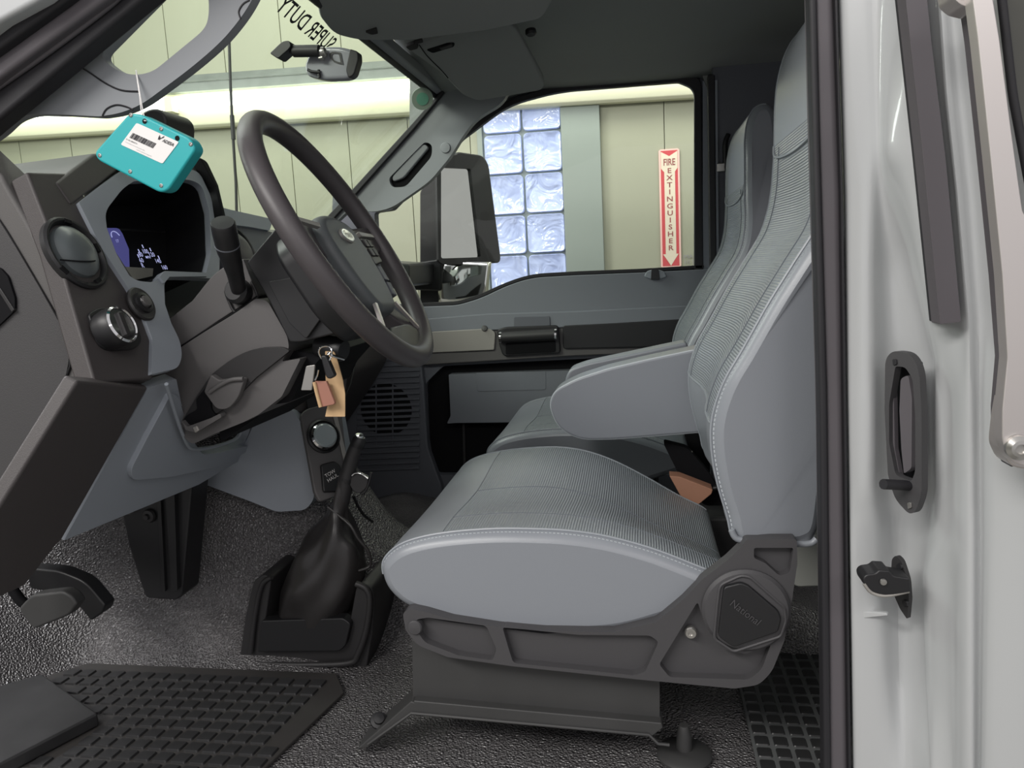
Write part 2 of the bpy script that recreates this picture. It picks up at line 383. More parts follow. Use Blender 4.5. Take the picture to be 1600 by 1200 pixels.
# ================= cab shell: floor, headliner, glass, pillars
def ss(a, b, x):
    t = min(1, max(0, (x - a) / (b - a))); return t * t * (3 - 2 * t)
def fh(X, Y):
    z = FZ
    z += 1.0 * max(0, -1.14 - X) if X < -1.14 else 0                                  # toe board
    hump = ss(1.36, 1.48, Y) * (1 - ss(1.60, 1.78, Y))
    z += hump * (.05 + .10 * ss(-.30, -.52, X)) + hump * .012 * math.sin(X * 26 + Y * 9)   # transmission tunnel
    z += .30 * ss(1.255, 1.56, Y) * ss(-.50, -.78, X) * (1 - ss(1.6, 2.0, Y))         # bulkhead swelling into the footwell
    z += .014 * math.sin(X * 23 + 1) * math.sin(Y * 14) * ss(1.27, 1.36, Y) * ss(-.5, -.7, X)
    z -= .10 * ss(.98, .93, Y)
    return z
nx, ny = 110, 90
rows = [[V((-1.45 + 2.5 * i / nx, .93 + 1.5 * j / ny, fh(-1.45 + 2.5 * i / nx, .93 + 1.5 * j / ny))) for i in range(nx + 1)] for j in range(ny + 1)]
fl = sheet('floor.001', rows, 'floor'); struct(fl)
sl = box('trim_6', (-1.5, .90, .40), (.34, .935, .80), 'paint', bevel=.01); struct(sl)
# headliner
hz = at(980, 122, 2.4).z
hA = on(690, 150, WS)
def hl(X, Y):
    t = (Y - 1.0) / 1.4
    z = hz + .045 * math.sin(math.pi * t) - .0 + .02
    z -= .035 * ss(2.25, 2.42, Y)
    hx = -0.30
    z -= (hA.z - hA.z) + max(0, (hx - X)) * .22
    return z
Xh = hA.x
hzs = hA.z
rows = []
for j in range(31):
    Y = .96 + 1.45 * j / 30; r = []
    for i in range(41):
        t = i / 40; X = Xh + (1.35 - Xh) * t
        z = hl(X, Y); d = hzs + .0 - hl(Xh, 2.3); z += d * (1 - ss(0, .35, t)); r.append(V((X, Y, z)))
    rows.append(r)
cl = sheet('ceiling', rows, 'liner'); struct(cl); s = cl.modifiers.new('s', 'SOLIDIFY'); s.thickness = .03; s.offset = 1
prism('roof_rail', [(640, 240), (722, 203), (790, 152), (872, 128), (1060, 117), (1097, 117), (1104, 134), (1130, 134), (1130, 30), (640, 60)], 2.40, 2.45, 'liner', cl, bevel=0)
wt = at(690, 150, 2.32); wb = at(505, 352, 2.32); ex = (wb - wt).normalized()
ws = solid('window_1', [V((wt.x, .97, wt.z)), V((wt.x, 2.33, wt.z)), V((wb.x, 2.33, wb.z)) + ex * .05, V((wb.x, .97, wb.z)) + ex * .05], WSn * .005, 'glass', bevel=0, smooth=False, vec0=-WSn * .012); struct(ws)
hd = solid('trim_1', [V((wt.x - .015, 1.0, wt.z - .006)), V((wt.x + .012, 1.0, wt.z + .003)), V((wt.x + .012, 1.0, wt.z + .03)), V((wt.x - .03, 1.0, wt.z + .02))], V((0, 1.34, 0)), 'pillar', bevel=.004); struct(hd)
tube('header_seal', [V((wt.x - .012, 1.0, wt.z - .004)), V((wt.x - .012, 2.33, wt.z - .004))], .008, 'seal', hd)
# lettering on the top of the windscreen, read from outside
def wsp(px, py): return on(px, py, WS, -.004)
o_ = wsp(432, 22); e_ = wsp(520, 93); ln = (e_ - o_).length; yv = (e_ - o_).normalized()
ban = text('windscreen_lettering', 'SUPER DUTY', wsp(512, 82), -yv * (ln / 6.3), (-ex) * .048, 'ink', thick=.012)
tag(ban, 'dark block lettering reading backwards across the windscreen top', 'lettering')
st = thing('round_sticker', 'small round grey and green sticker on the windscreen corner', 'sticker', wsp(652, 146))
q = wsp(652, 146); SNn = (WSn + V((0, -1.3, 0))).normalized()   # the glass curves inwards at its corner
lathe('disc', [(.001, 0), (.030, 0), (.030, .002), (.001, .0022)], q + WSn * .02, SNn, 'sticker', st)
lathe('centre', [(.001, 0), (.017, 0), (.017, .001), (.001, .0012)], q + WSn * .02 + SNn * .0025, SNn, 'stickergreen', st)
# near A pillar with its grab handle
pa = rnd([(-60, 250), (0, 207), (22, 186, 12), (48, 178, 12), (100, 179), (155, 182), (188, 177, 20), (222, 163, 20), (300, 105, 30), (345, 66, 30), (372, 34, 20), (392, 4, 20), (412, -40, 20), (470, -110), (900, -330), (900, -460), (300, -230), (-60, 60)], 6)
hole = rnd([(300, -60), (154, 88, 16), (182, 110, 12), (208, 118, 14), (238, 113, 16), (322, 44, 18), (327, 18, 14), (322, -60)], 8)
p1 = prism('trim_2', pa, 1.00, 1.018, 'pillar', holes=[hole], bevel=.006, seg=3); struct(p1)
for pts in ([(105, 93), (135, 110), (165, 130), (190, 141), (217, 143)], [(160, 181), (167, 170), (182, 164), (198, 167), (208, 172)], [(376, 30), (373, 18), (380, 6), (390, 0)]):
    tube('seam', [at(x, y, .9995) for x, y in pts], .0012, 'seal', p1, n=5)
# door opening seals, diagonal at the top left
d0 = prism('trim_3', [(-60, 235), (226, -3), (330, -85), (900, -395), (900, -440), (290, -110), (165, 0), (0, 124), (-60, 172)], .955, .99, 'seal', bevel=.006); struct(d0)
prism('seal_bead', [(-60, 168), (0, 121), (168, -3), (290, -110), (900, -440), (900, -480), (240, -110), (108, 0), (0, 78), (-60, 122)], .935, .97, 'rubber', d0, bevel=.006)
prism('seal_lip', [(-60, 118), (0, 75), (104, 0), (240, -110), (900, -480), (900, -520), (200, -110), (68, 0), (0, 36), (-60, 80)], .92, .95, 'seal', d0, bevel=.005)
prism('roof_rail', [(-60, 78), (0, 33), (66, -3), (200, -110), (900, -520), (900, -640), (100, -180), (-60, -60)], .90, .94, 'paint', d0, bevel=.006)
tube('seal_lip', [at(-20, 148, .952), at(80, 78, .952), at(170, 10, .952), at(200, -20, .952)], .004, 'rubber', d0)
# far A pillar with grab handle slot
pf = rnd([(690, 138), (735, 130), (800, 120), (790, 158, 20), (742, 187, 18), (722, 214, 18), (705, 243, 14), (672, 283, 14), (612, 325, 16), (585, 331, 8), (545, 328), (520, 352), (500, 354), (550, 300), (642, 200)], 4)
slot = rnd([(664, 221, 6), (675, 226, 6), (675, 244, 8), (634, 292, 8), (612, 293, 7), (607, 279, 6)], 5)
p2 = prism('trim_4', pf, 2.29, 2.318, 'pillar', holes=[slot], bevel=.008); struct(p2)
prism('slot_back', rnd([(666, 219, 5), (678, 224, 6), (678, 246, 7), (636, 296, 6), (609, 296, 6), (604, 278, 6)], 5), 2.31, 2.317, 'matte', p2)
prism('grab_bar', rnd([(662, 224), (670, 230), (630, 278), (614, 284), (612, 276), (655, 228)], 5), 2.295, 2.312, 'pillar', p2, bevel=.004)
prism('pillar_seal', [(690, 140), (694, 144), (646, 202), (556, 303), (510, 354), (496, 354), (548, 298), (639, 198)], 2.275, 2.29, 'seal', p2)
lathe('cap', [(.001, .004), (.014, .003), (.0155, 0), (.0155, -.002)], at(696, 231, 2.288), (0, -1, 0), 'pillar', p2)
# rear part of the cab wall beyond the passenger seat
rb = prism('trim_5', rnd([(1112, 70), (1500, 40), (1500, 1000), (1112, 1000)], 8), 2.36, 2.42, 'midgrey', bevel=.006); struct(rb)
tube('belt_loop', [at(1138, 210, 2.355), at(1133, 225, 2.35), at(1133, 260, 2.35), at(1128, 263, 2.35)], .007, 'black', rb)
obox('belt_anchor', at(1126, 262, 2.35), V((.012, 0, 0)), V((0, .008, 0)), V((0, 0, .012)), 'bolt', rb)
prism('pillar_seal', [(1106, 116), (1117, 116), (1120, 480), (1110, 480)], 2.34, 2.37, 'seal', rb)
prism('pillar_edge', [(1117, 125), (1121, 125), (1124, 480), (1120, 480)], 2.345, 2.37, 'grey', rb, bevel=.001)
rw = box('wall_back', (1.0, .97, .86), (1.05, 2.42, 2.3), 'midgrey', bevel=.01); struct(rw)
# ================= dashboard
dash = thing('dashboard', 'dark grey truck dashboard with pale grey bezels and round vents', 'dashboard', at(117, 397, .97))
pc = V((-.0, 0, 0))
def gp(px, py, Y):   # XZ point of the side profile seen at depth Y
    p = at(px, py, Y); return p
# body behind the faces: driver half
o_ = G[1] * -.10
top = gp(100, 285, .97); kn = gp(205, 597, .97); bt = gp(40, 850, .97)
prof = [top + o_ * 1.1, kn + o_, bt + V((-.03, 0, .05)), V((-1.35, .97, bt.z + .1)), V((-1.35, .97, top.z - .06)), V((-.95, .97, top.z + .0))]
solid('dash_body', [V((p.x, .97, p.z)) for p in prof], V((0, .64, 0)), 'black', dash, bevel=.01)
solid('dash_pad', [V((top.x - .03, .955, top.z - .002)), V((top.x - .06, .955, top.z + .008)), V((-1.35, .955, top.z - .03)), V((-1.35, .955, top.z - .08)), V((top.x - .05, .955, top.z - .05))], V((0, .06, 0)), 'dash', dash, bevel=.006)
# passenger half
pp = [(380, 372), (520, 366), (560, 374), (585, 420), (600, 520), (607, 560), (585, 598), (545, 657), (500, 700), (380, 690)]
prism('passenger_dash', [(x, y) for x, y in rnd(pp, 8)], 2.36, 1.60, 'dash', dash, bevel=.01)
tube('glovebox_seam', [at(560, 545, 2.1), at(548, 600, 2.0), at(530, 640, 1.95)], .002, 'black', dash, smooth=False)
# end cap facing the open door
rim = rnd([(-60, 215), (0, 272), (15, 300, 20), (37, 337), (72, 400), (105, 462), (137, 520, 30), (150, 565, 20), (138, 606, 20), (0, 852), (-60, 950)], 0)
prism('end_cap', rim, .93, .985, 'cap', dash, bevel=.006)
inner = rnd([(-60, 262), (0, 347), (25, 387), (62, 450), (97, 512), (110, 552, 20), (100, 600, 15), (0, 778), (-60, 880)], 3)
ec = prism('end_panel', inner, .926, .94, 'endpanel', dash, bevel=.002)
tube('panel_seam', [at(x, y, .9285) for x, y in [(-40, 292), (0, 347), (25, 387), (62, 450), (97, 512), (108, 548), (99, 600), (0, 778), (-40, 842)]], .0022, 'black', dash, k=3)
prism('side_slot', rnd([(-60, 405), (0, 419), (12, 432), (23, 466), (23, 485), (2, 505), (-60, 560)], 4), .922, .93, 'matte', ec, bevel=.001)
prism('slot_bar', [(-60, 405), (0, 450), (22, 484), (18, 488), (0, 460), (-60, 420)], .920, .926, 'soft', ec, bevel=.001)
# dark bezel
bz = rnd([(15, 283), (84, 284), (113, 328), (150, 395), (190, 455), (213, 497, 15), (227, 535, 10), (226, 563, 8), (213, 604), (120, 612), (60, 400)], 0)
slab('bezel', bz, G, 'dash', dash, t=.03, off=-.03, bevel=.004)
slab('lower_bezel', [(100, 585), (214, 596), (79, 832), (66, 846), (20, 905), (-60, 940), (-60, 840)], K, 'dash', dash, t=.02, off=-.012, bevel=.004)
prism('lower_tip', rnd([(20, 850), (52, 800), (95, 790), (66, 845), (40, 870), (0, 900)], 3), .975, 1.04, 'black', dash, bevel=.003)
# hood over the instruments
solid('hood', [on(x, y, G, .002) for x, y in [(87, 285), (116, 262), (146, 240), (200, 238), (270, 245), (292, 250), (306, 262), (324, 298), (318, 303), (300, 272), (288, 266), (185, 266), (157, 288), (112, 321)]], V((-.24, 0, -.01)), 'dash', dash, bevel=.004)
slab('hood_edge', rnd([(292, 256), (304, 262, 6), (322, 300), (334, 352), (329, 352), (318, 303), (300, 270)], 0), G, 'matte', dash, t=.03, off=-.012, bevel=.003)
# pale bezel with the instrument opening
op = rnd([(154, 336, 12), (182, 300, 10), (200, 288), (290, 285, 10), (308, 294, 14), (319, 335), (321, 400), (313, 433, 3), (246, 430, 5), (238, 440, 6), (228, 446, 4), (205, 444, 8), (192, 436), (172, 402), (157, 362)], 3)
pn = rnd([(113, 322), (155, 290), (185, 268, 12), (288, 268, 14), (304, 274, 12), (322, 312, 10), (335, 400), (334, 440), (312, 439), (256, 437, 6), (247, 446, 8), (248, 480), (258, 510), (272, 538, 12), (275, 562, 10), (268, 580, 8), (226, 590), (227, 560), (228, 535), (214, 497), (190, 455), (150, 395)], 2)
slab('instrument_bezel', pn, G, 'grey', dash, t=.012, off=-.006, holes=[op], bevel=.0035)
q = slab('shelf_lip', rnd([(238, 438), (246, 429), (313, 431), (314, 437), (254, 438), (246, 448)], 1), G, 'grey', dash, t=.014, off=-.004, bevel=.002)
# instrument pod
pod = [on(x, y, G, -.004) for x, y in op]
c0 = sum(pod, V((0, 0, 0))) / len(pod)
r0 = [p for p in pod]; r1 = [c0 + (p - c0) * .97 - G[1] * .085 for p in pod]
vs = r0 + r1; n = len(pod)
cl_ = from_faces('instrument_cluster', vs, [(i, (i + 1) % n, n + (i + 1) % n, n + i) for i in range(n)] + [tuple(n + i for i in range(n))], 'matte', dash)
G2 = (G[0] - G[1] * .080, G[1])
slab('gauge_screen', rnd([(146, 357), (184, 357, 5), (190, 366), (200, 390), (201, 418), (150, 418)], 1), G2, 'screen', cl_, t=.002, bevel=0)
GX = on(0, 0, G2)
ey_ = (V((0, 0, 1)) - G[1] * G[1].z).normalized(); ex_ = V((0, 1, 0))
def gt(s, px, py, sz, m='digit', **k): return text('dial_marking', s, on(px, py, G2, .0025), ex_ * sz, ey_ * sz, m, cl_, depth=.0004, align='CENTER', **k)
for s_, x, y in (('60', 222, 410), ('80', 221, 401), ('100', 228, 396), ('120', 238, 401), ('140', 248, 411), ('MPH', 232, 404), ('160', 258, 421), ('R', 224, 418), ('0', 231, 430)):
    gt(s_, x, y, .0115 if s_ != 'MPH' else .007, thick=.01)
for x, y in ((223, 385), (235, 390), (248, 402), (217, 392), (216, 400)): obox('tick', on(x, y, G2, .003), ex_ * .0009, ey_ * .003, G[1] * .0004, 'digit', cl_, bevel=0)
for x, y in ((161, 371), (182, 371)):
    c_ = on(x, y, G2, .003); tube('gauge_arc', [c_ + ex_ * .011 * math.cos(a) + ey_ * .011 * math.sin(a) for a in [math.radians(20 + 32 * i) for i in range(6)]], .0007, 'digit', cl_, n=4)
gt('12', 163, 378, .008); gt('17', 184, 379, .008)
slab('painted_reflection', [(183, 417), (238, 420), (237, 432), (196, 441)], (G[0] - G[1] * .07, G[1]), 'silver', cl_, t=.002, bevel=0)  # beige reflection in the cluster, painted as a flat pale slab
# outer air vent
def disc_at(name, px, py, prof, m, parent, off=0, sx=1, pl=G, n=32): return lathe(name, prof, on(px, py, pl, off), pl[1], m, parent, n=n, sx=sx)
vt = disc_at('air_vent', 117, 397, [(.052, -.004), (.053, .004), (.050, .007), (.047, .007), (.043, .002), (.042, -.01), (.001, -.011)], 'black', dash)
lathe('vent_ball', [(.0405, -.003), (.037, .009), (.028, .016), (.016, .019), (.001, .0195)], on(113, 396, G, -.004), G[1], 'ball', vt)
c_ = on(113, 396, G, .0)
tube('vent_split', [c_ - ey_ * .012 + ex_ * .036 + G[1] * .006, c_ - ey_ * .018 + ex_ * .012 + G[1] * .0145, c_ - ey_ * .018 - ex_ * .012 + G[1] * .0145, c_ - ey_ * .012 - ex_ * .036 + G[1] * .006], .0012, 'matte', vt, n=6)
for a in (75, 8, -70, 215):
    a = math.radians(a); c2 = c_ + ex_ * .046 * math.cos(a) + ey_ * .046 * math.sin(a) + G[1] * .006
    obox('vent_clip', c2, (ex_ * -math.sin(a) + ey_ * math.cos(a)) * .006, (ex_ * math.cos(a) + ey_ * math.sin(a)) * .003, G[1] * .002, 'matte', vt, bevel=.0005)
# light switch and dimmer
sw_ = slab('switch_plate', rnd([(133, 492, 6), (150, 483, 6), (190, 484, 12), (207, 500, 10), (219, 535, 10), (205, 548, 8), (165, 550, 10), (150, 540, 8)], 4), G, 'black', dash, t=.006, off=-.001, bevel=.002)
kb = on(166, 519, G, .004)
lathe('headlamp_knob', [(.027, 0), (.028, .012), (.027, .024), (.0245, .028), (.022, .028), (.020, .0255), (.001, .0255)], kb, G[1], 'black', dash)
lathe('knob_ring', [(.0255, 0), (.0265, .002), (.024, .0045), (.0225, .002)], kb + G[1] * .0255, G[1], 'chrome', dash)
obox('knob_bar', kb + G[1] * .029, ey_ * .017 + ex_ * .002, ex_ * .005, G[1] * .003, 'soft', dash, bevel=.002)
disc_at('dimmer_ring', 219, 476, [(.026, 0), (.0265, .003), (.0245, .0055), (.017, .0045), (.001, .0045)], 'soft', dash, off=.005)
disc_at('dimmer_knob', 220, 475, [(.0165, .003), (.016, .008), (.011, .0095), (.010, .007), (.001, .007)], 'black', dash, off=.005)
disc_at('dimmer_button', 221, 474, [(.0095, .007), (.008, .011), (.001, .012)], 'column', dash, off=.005)
text('switch_symbol', '^', on(223, 474, G, .0175), ex_ * .012, ey_ * .012, 'paper', dash, align='CENTER')
# knee panel
kp = [(212, 598), (258, 584), (266, 620), (276, 655), (289, 685), (300, 700, 8), (330, 696), (364, 687, 10), (376, 672, 8), (378, 655), (420, 640), (440, 655), (428, 700), (380, 705), (352, 718), (296, 750), (81, 835)]
slab('knee_panel', rnd(kp, 1), K, 'grey', dash, t=.02, off=-.016, bevel=.004)
slab('knee_bulge', rnd([(250, 606), (262, 612), (276, 655), (288, 686), (301, 703, 8), (330, 700), (366, 691, 10), (390, 690), (330, 722), (300, 728), (250, 738), (190, 742, 10), (186, 726, 10), (215, 670)], 6), K, 'grey', dash, t=.02, off=-.008, bevel=.014, seg=4)
tube('cutout_edge', [on(x, y, K, .022) for x, y in [(260, 600), (277, 655), (288, 684), (300, 701), (330, 699), (362, 689), (374, 680), (378, 662)]], .003, 'grey', dash)
# centre top panel and vents
slab('centre_top', rnd([(332, 326), (350, 331), (420, 346), (414, 364), (380, 358), (332, 353)], 2), G, 'grey', dash, t=.012, off=-.01, bevel=.003)
slab('centre_face', rnd([(334, 356), (374, 358), (414, 366), (470, 380), (470, 470), (345, 440), (338, 400)], 3), G, 'midgrey', dash, t=.014, off=-.018, bevel=.003)
cv = disc_at('centre_vent', 372, 392, [(.052, -.004), (.053, .004), (.050, .008), (.046, .008), (.042, .002), (.042, -.006), (.001, -.006)], 'black', dash)
lathe('vent_ball', [(.040, -.003), (.036, .008), (.027, .014), (.015, .016), (.001, .0165)], on(372, 392, G, 0), G[1], 'column', cv)
# centre stack
P3 = at(492, 690, 1.405); Mn = V((.70, -.60, .36)).normalized(); M3 = (P3, Mn)
cs = prism('stack_side', rnd([(296, 748), (340, 716), (384, 690), (400, 655), (440, 640, 6), (456, 640, 6), (470, 660), (492, 778, 10), (478, 797, 10), (432, 800, 8), (395, 785)], 2), 1.40, 1.62, 'grey', dash, bevel=.008)
slab('stack_face', rnd([(466, 650, 8), (476, 641, 6), (520, 630), (530, 640), (542, 752), (538, 772), (496, 786, 5), (488, 770)], 2), M3, 'column', dash, t=.012, off=-.004, bevel=.003)
slab('stack_trim', [(519, 648), (526, 650), (546, 735), (541, 742)], M3, 'silver', dash, t=.004, off=.008, bevel=.001)
slab('switch_panel', rnd([(476, 612), (482, 590), (512, 580), (514, 632, 3), (508, 641, 4), (480, 641, 4)], 2), M3, 'black', dash, t=.005, off=.0, bevel=.002)
slab('stack_upper', rnd([(440, 640), (462, 560), (530, 520), (545, 540), (530, 640), (470, 650)], 2), M3, 'dash', dash, t=.02, off=-.03, bevel=.003)
mk = on(505, 682, M3, .009); mu = (V((0, 1, 0)) - Mn * Mn.y).normalized(); mw = Mn.cross(mu)
lathe('control_ring', [(.034, -.002), (.0345, .004), (.031, .007), (.028, .003), (.0275, -.002), (.001, -.002)], mk, Mn, 'black', dash)
lathe('control_knob', [(.025, 0), (.0245, .010), (.021, .013), (.001, .0115)], mk, Mn, 'lens', dash)
lathe('control_rim', [(.026, 0), (.0275, .007), (.0245, .011), (.0235, .008)], mk, Mn, 'chrome', dash)
bt_ = slab('brake_switch', rnd([(499, 727), (520, 721), (530, 728), (535, 765), (529, 769), (503, 770)], 4), M3, 'black', dash, t=.008, off=.008, bevel=.003)
text('switch_legend', 'TOW\nHAUL', on(517, 742, M3, .0165), mu * .010, mw * .010 if mw.z > 0 else mw * -.010, 'paper', dash, align='CENTER')

# ================= steering column
col = thing('steering_column', 'charcoal steering column shroud with stalk and release lever', 'steering column', at(370, 560, 1.15))
prism('lower_shroud', rnd([(250, 590), (277, 545), (330, 510), (400, 466, 6), (418, 470, 8), (449, 525, 8), (452, 545, 8), (440, 565), (470, 560), (440, 620), (404, 648), (380, 660), (330, 680), (300, 695, 8), (284, 680, 8), (262, 610)], 4), 1.105, 1.36, 'column', col, bevel=.010, seg=3)
prism('upper_shroud', rnd([(262, 500), (300, 470), (330, 432, 10), (345, 420), (380, 404), (402, 462), (340, 502), (277, 545)], 3), 1.112, 1.35, 'column', col, bevel=.006)
tube('shroud_seam', [at(x, y, 1.1055) for x, y in [(277, 545), (320, 517), (370, 486), (402, 463)]], .0014, 'matte', col, n=5)
tube('stalk_slot', [at(x, y, 1.108) for x, y in [(352, 455), (358, 472), (368, 488), (386, 480), (402, 464), (392, 440)]], .0022, 'soft', col)
prism('column_neck', rnd([(385, 410), (440, 345, 8), (462, 360), (496, 440), (530, 520), (470, 535), (452, 535), (420, 470)], 5), 1.09, 1.20, 'black', col, bevel=.012, seg=3)
prism('neck_cover', rnd([(418, 440), (466, 432, 6), (510, 485), (478, 530), (452, 505)], 5), 1.083, 1.10, 'black', col, bevel=.004)
# pocket and release lever
prism('pocket', rnd([(308, 618, 8), (330, 585, 10), (365, 558, 20), (400, 543, 20), (440, 542, 10), (453, 548, 4), (400, 590), (350, 640), (300, 665), (284, 658)], 4), 1.098, 1.108, 'soft', col, bevel=.004)
prism('pocket_floor', rnd([(306, 624), (326, 600), (330, 640), (338, 650), (300, 668), (285, 660), (290, 650), (308, 640)], 4), 1.094, 1.10, 'matte', col, bevel=.002)
prism('release_lever', rnd([(329, 585), (342, 594), (370, 590, 8), (382, 592, 4), (372, 622, 10), (356, 640, 10), (338, 640, 8), (318, 612)], 4), 1.085, 1.098, 'column', col, bevel=.006, seg=3)
tube('lever_edge', [at(x, y, 1.083) for x, y in [(327, 613), (340, 604), (360, 594), (380, 592)]], .0035, 'column', col)
prism('tray_lip', rnd([(283, 656, 4), (292, 667, 4), (330, 653), (344, 646), (346, 652), (306, 676, 4), (290, 672)], 2), 1.085, 1.10, 'column', col, bevel=.003)
prism('lip_highlight', [(300, 668), (307, 665), (311, 673), (304, 677)], 1.083, 1.09, 'silver', col, bevel=.002)
prism('column_underside', rnd([(340, 655), (404, 590), (455, 548), (505, 555), (470, 595), (455, 628, 6), (430, 632), (390, 660), (345, 690)], 4), 1.13, 1.38, 'matte', col, bevel=.006)
# stalk
sb = at(373, 452, 1.10); s1 = at(367, 425, 1.06); s2 = at(357, 390, 1.03); s3 = at(347.5, 345, 1.00)
lathe('stalk_boot', [(.020, -.01), (.020, .006), (.015, .012), (.001, .012)], at(372, 455, 1.105), (-.1, -1, .2), 'black', col)
tube('stalk', [sb, s1, s2, s2 + (s3 - s2) * .2], [.0115, .0125, .0165, .0170], 'black', col, n=16)
lathe('stalk_end', [(.0168, 0), (.0172, .020), (.0168, .036), (.0150, .0385), (.001, .039)], s2 + (s3 - s2) * .18, (s3 - s2), 'black', col)
lathe('stalk_ring', [(.0174, 0), (.0176, .001), (.0174, .002)], s2 + (s3 - s2) * .16, (s3 - s2), 'midgrey', col)

# ================= steering wheel (fitted circle)
Cw = V((-.452, 1.157, 1.650)); th, ph = .518, .066
nw = V((math.cos(th) * math.cos(ph), math.sin(ph), math.cos(ph) * math.sin(th))).normalized()
aw = (V((0, 1, 0)) - nw * nw.y).normalized(); bw = nw.cross(aw)
if bw.z < 0: bw = -bw
def wl_(a, b, c=0): return Cw + aw * a + bw * b + nw * c
wh = thing('steering_wheel', 'dark four spoke steering wheel with grey centre pad and thumb buttons', 'steering wheel', Cw)
Rw = .210
tube('rim', [wl_(Rw * math.cos(t), Rw * math.sin(t)) for t in [2 * math.pi * i / 72 for i in range(72)]], .0172, 'wheel', wh, n=16, smooth=False, closed=True)
# hub pad: shield shape in wheel axes (a across, b up)
def wl2(a, b, c=0): return wl_(a * 1.15, b - .036, c - .022)
def wpoly(name, ab, c0, c1, m, parent=wh, bevel=.004, seg=2):
    return solid(name, [wl2(a, b, c0) for a, b in ab], nw * (c1 - c0), m, parent, bevel=bevel, seg=seg)
wpoly('hub_back', rnd([(-.085, .05, .02), (-.05, .085, .02), (.05, .085, .02), (.085, .05, .02), (.08, -.05, .02), (.045, -.10, .02), (-.045, -.10, .02), (-.08, -.05, .02)], 0), -.055, -.012, 'black', bevel=.008)
pad_ = wpoly('hub_pad', rnd([(-.078, .035, .02), (-.060, .075, .02), (0, .088, .03), (.060, .075, .02), (.078, .035, .02), (.066, -.045, .03), (.040, -.092, .015), (-.040, -.092, .015), (-.066, -.045, .03)], 0), -.015, .028, 'hub', bevel=.014, seg=4)
# spokes: two at the sides, two below
def spoke(a0, b0, a1, b1, w0, w1):
    """tapering arm rising from the hub plane to the rim plane (raw wheel axes)"""
    d = V((a1 - a0, b1 - b0)).normalized(); p = V((-d.y, d.x)); vs = []
    for a, b, w, c0, c1 in ((a0, b0, w0, -.042, -.014), ((a0 + a1) / 2, (b0 + b1) / 2, (w0 + w1) / 2, -.034, -.006), (a1, b1, w1, -.010, .004)):
        vs += [wl_(a + p.x * w, b + p.y * w, c0), wl_(a - p.x * w, b - p.y * w, c0), wl_(a - p.x * w, b - p.y * w, c1), wl_(a + p.x * w, b + p.y * w, c1)]
    fs = [(0, 1, 2, 3), (8, 9, 10, 11)] + [(r * 4 + q, r * 4 + (q + 1) % 4, (r + 1) * 4 + (q + 1) % 4, (r + 1) * 4 + q) for r in (0, 1) for q in range(4)]
    return from_faces('spoke', vs, fs, 'wheel', wh, bevel=.005)
for s in (-1, 1):
    lo = -.016 if s < 0 else 0
    spoke(s * .07, .005, s * .203, .02, .034, .024)
    spoke(s * .04, -.10, s * .10, -.178, .020, .018)
    # trim strips and buttons on the side spokes
    wpoly('spoke_trim', rnd([(s * .080, .058), (s * .155, .060), (s * .160, .054), (s * .085, .050)], .002), .022, .028, 'silver', bevel=.001)
    bp_ = wpoly('button_pad', rnd([(s * .078, .050, .006), (s * .128, .052, .006), (s * .130, .004, .006), (s * .078, -.004, .006)], 0), .006 + lo, .024 + lo, 'black', bevel=.003)
    for i, (a, b) in enumerate(((.092, .038), (.113, .039), (.092, .020), (.113, .021))):
        wpoly('button', rnd([(s * (a - .008), b - .007), (s * (a + .008), b - .007), (s * (a + .008), b + .007), (s * (a - .008), b + .007)], .002), .023 + lo, .027 + lo, 'soft', parent=bp_, bevel=.001)
    wpoly('rocker', rnd([(s * .074, -.008, .003), (s * .096, -.006, .003), (s * .092, -.036, .003), (s * .072, -.034, .003)], 0), .010 + lo, .026 + lo, 'midgrey', bevel=.002)
    wpoly('rocker', rnd([(s * .070, -.038, .003), (s * .090, -.039, .003), (s * .082, -.066, .003), (s * .064, -.062, .003)], 0), .010 + lo, .026 + lo, 'midgrey', bevel=.002)
    wpoly('lower_trim', rnd([(s * .046, -.078), (s * .092, -.140), (s * .098, -.136), (s * .054, -.076)], .002), .022, .027, 'alu', bevel=.001)
wpoly('lower_bridge', rnd([(-.085, -.138), (-.05, -.118), (.05, -.118), (.085, -.138), (.068, -.158), (0, -.170), (-.068, -.158)], .012), .010, .026, 'black', bevel=.004)
# oval badge
ov = [(.024 * math.cos(t), .042 + .0125 * math.sin(t)) for t in [2 * math.pi * i / 32 for i in range(32)]]
eb = wpoly('badge', ov, .026, .0315, 'silver', bevel=.001)
wpoly('badge_field', [(a * .88, .042 + (b - .042) * .84) for a, b in ov], .0312, .0325, 'lens', parent=eb, bevel=0)
text('badge_script', 'Ford', wl2(-.0155, .0375, .0328) , aw * .0165, bw * .0165, 'ink', eb, shear=.3, thick=.01)
# ================= tracker tag hanging from the pillar handle
TY = .93
tg = thing('tracker_tag', 'square teal plastic tracker tag with white label hanging from the pillar handle', 'tag', at(226, 238, TY))
face = rnd([(202, 176, 8), (221, 179, 5), (297, 216, 8), (306, 233, 8), (262, 298, 8), (249, 301, 8), (152, 250, 8), (147, 238, 6)], 0)
tb = prism('case', face, TY, TY + .022, 'teal', tg, bevel=.003, seg=3)
l0, l1, l3 = at(214, 192, TY), at(280, 222, TY), at(189, 226, TY)
def lp(u, v, d=.0008): return l0 + (l1 - l0) * u + (l3 - l0) * v + V((0, -d, 0))
def lq(name, u0, v0, u1, v1, m, d): return solid(name, [lp(u0, v0, d), lp(u1, v0, d), lp(u1, v1, d), lp(u0, v1, d)], V((0, -.0003, 0)), m, lb, bevel=0)
lb = solid('label', [lp(u, v, .0003) for u, v in rnd([(0, 0), (1, 0), (1, 1), (0, 1)], .05, 3)], V((0, -.0004, 0)), 'paper', tg, bevel=0)
random.seed(3); u = .07
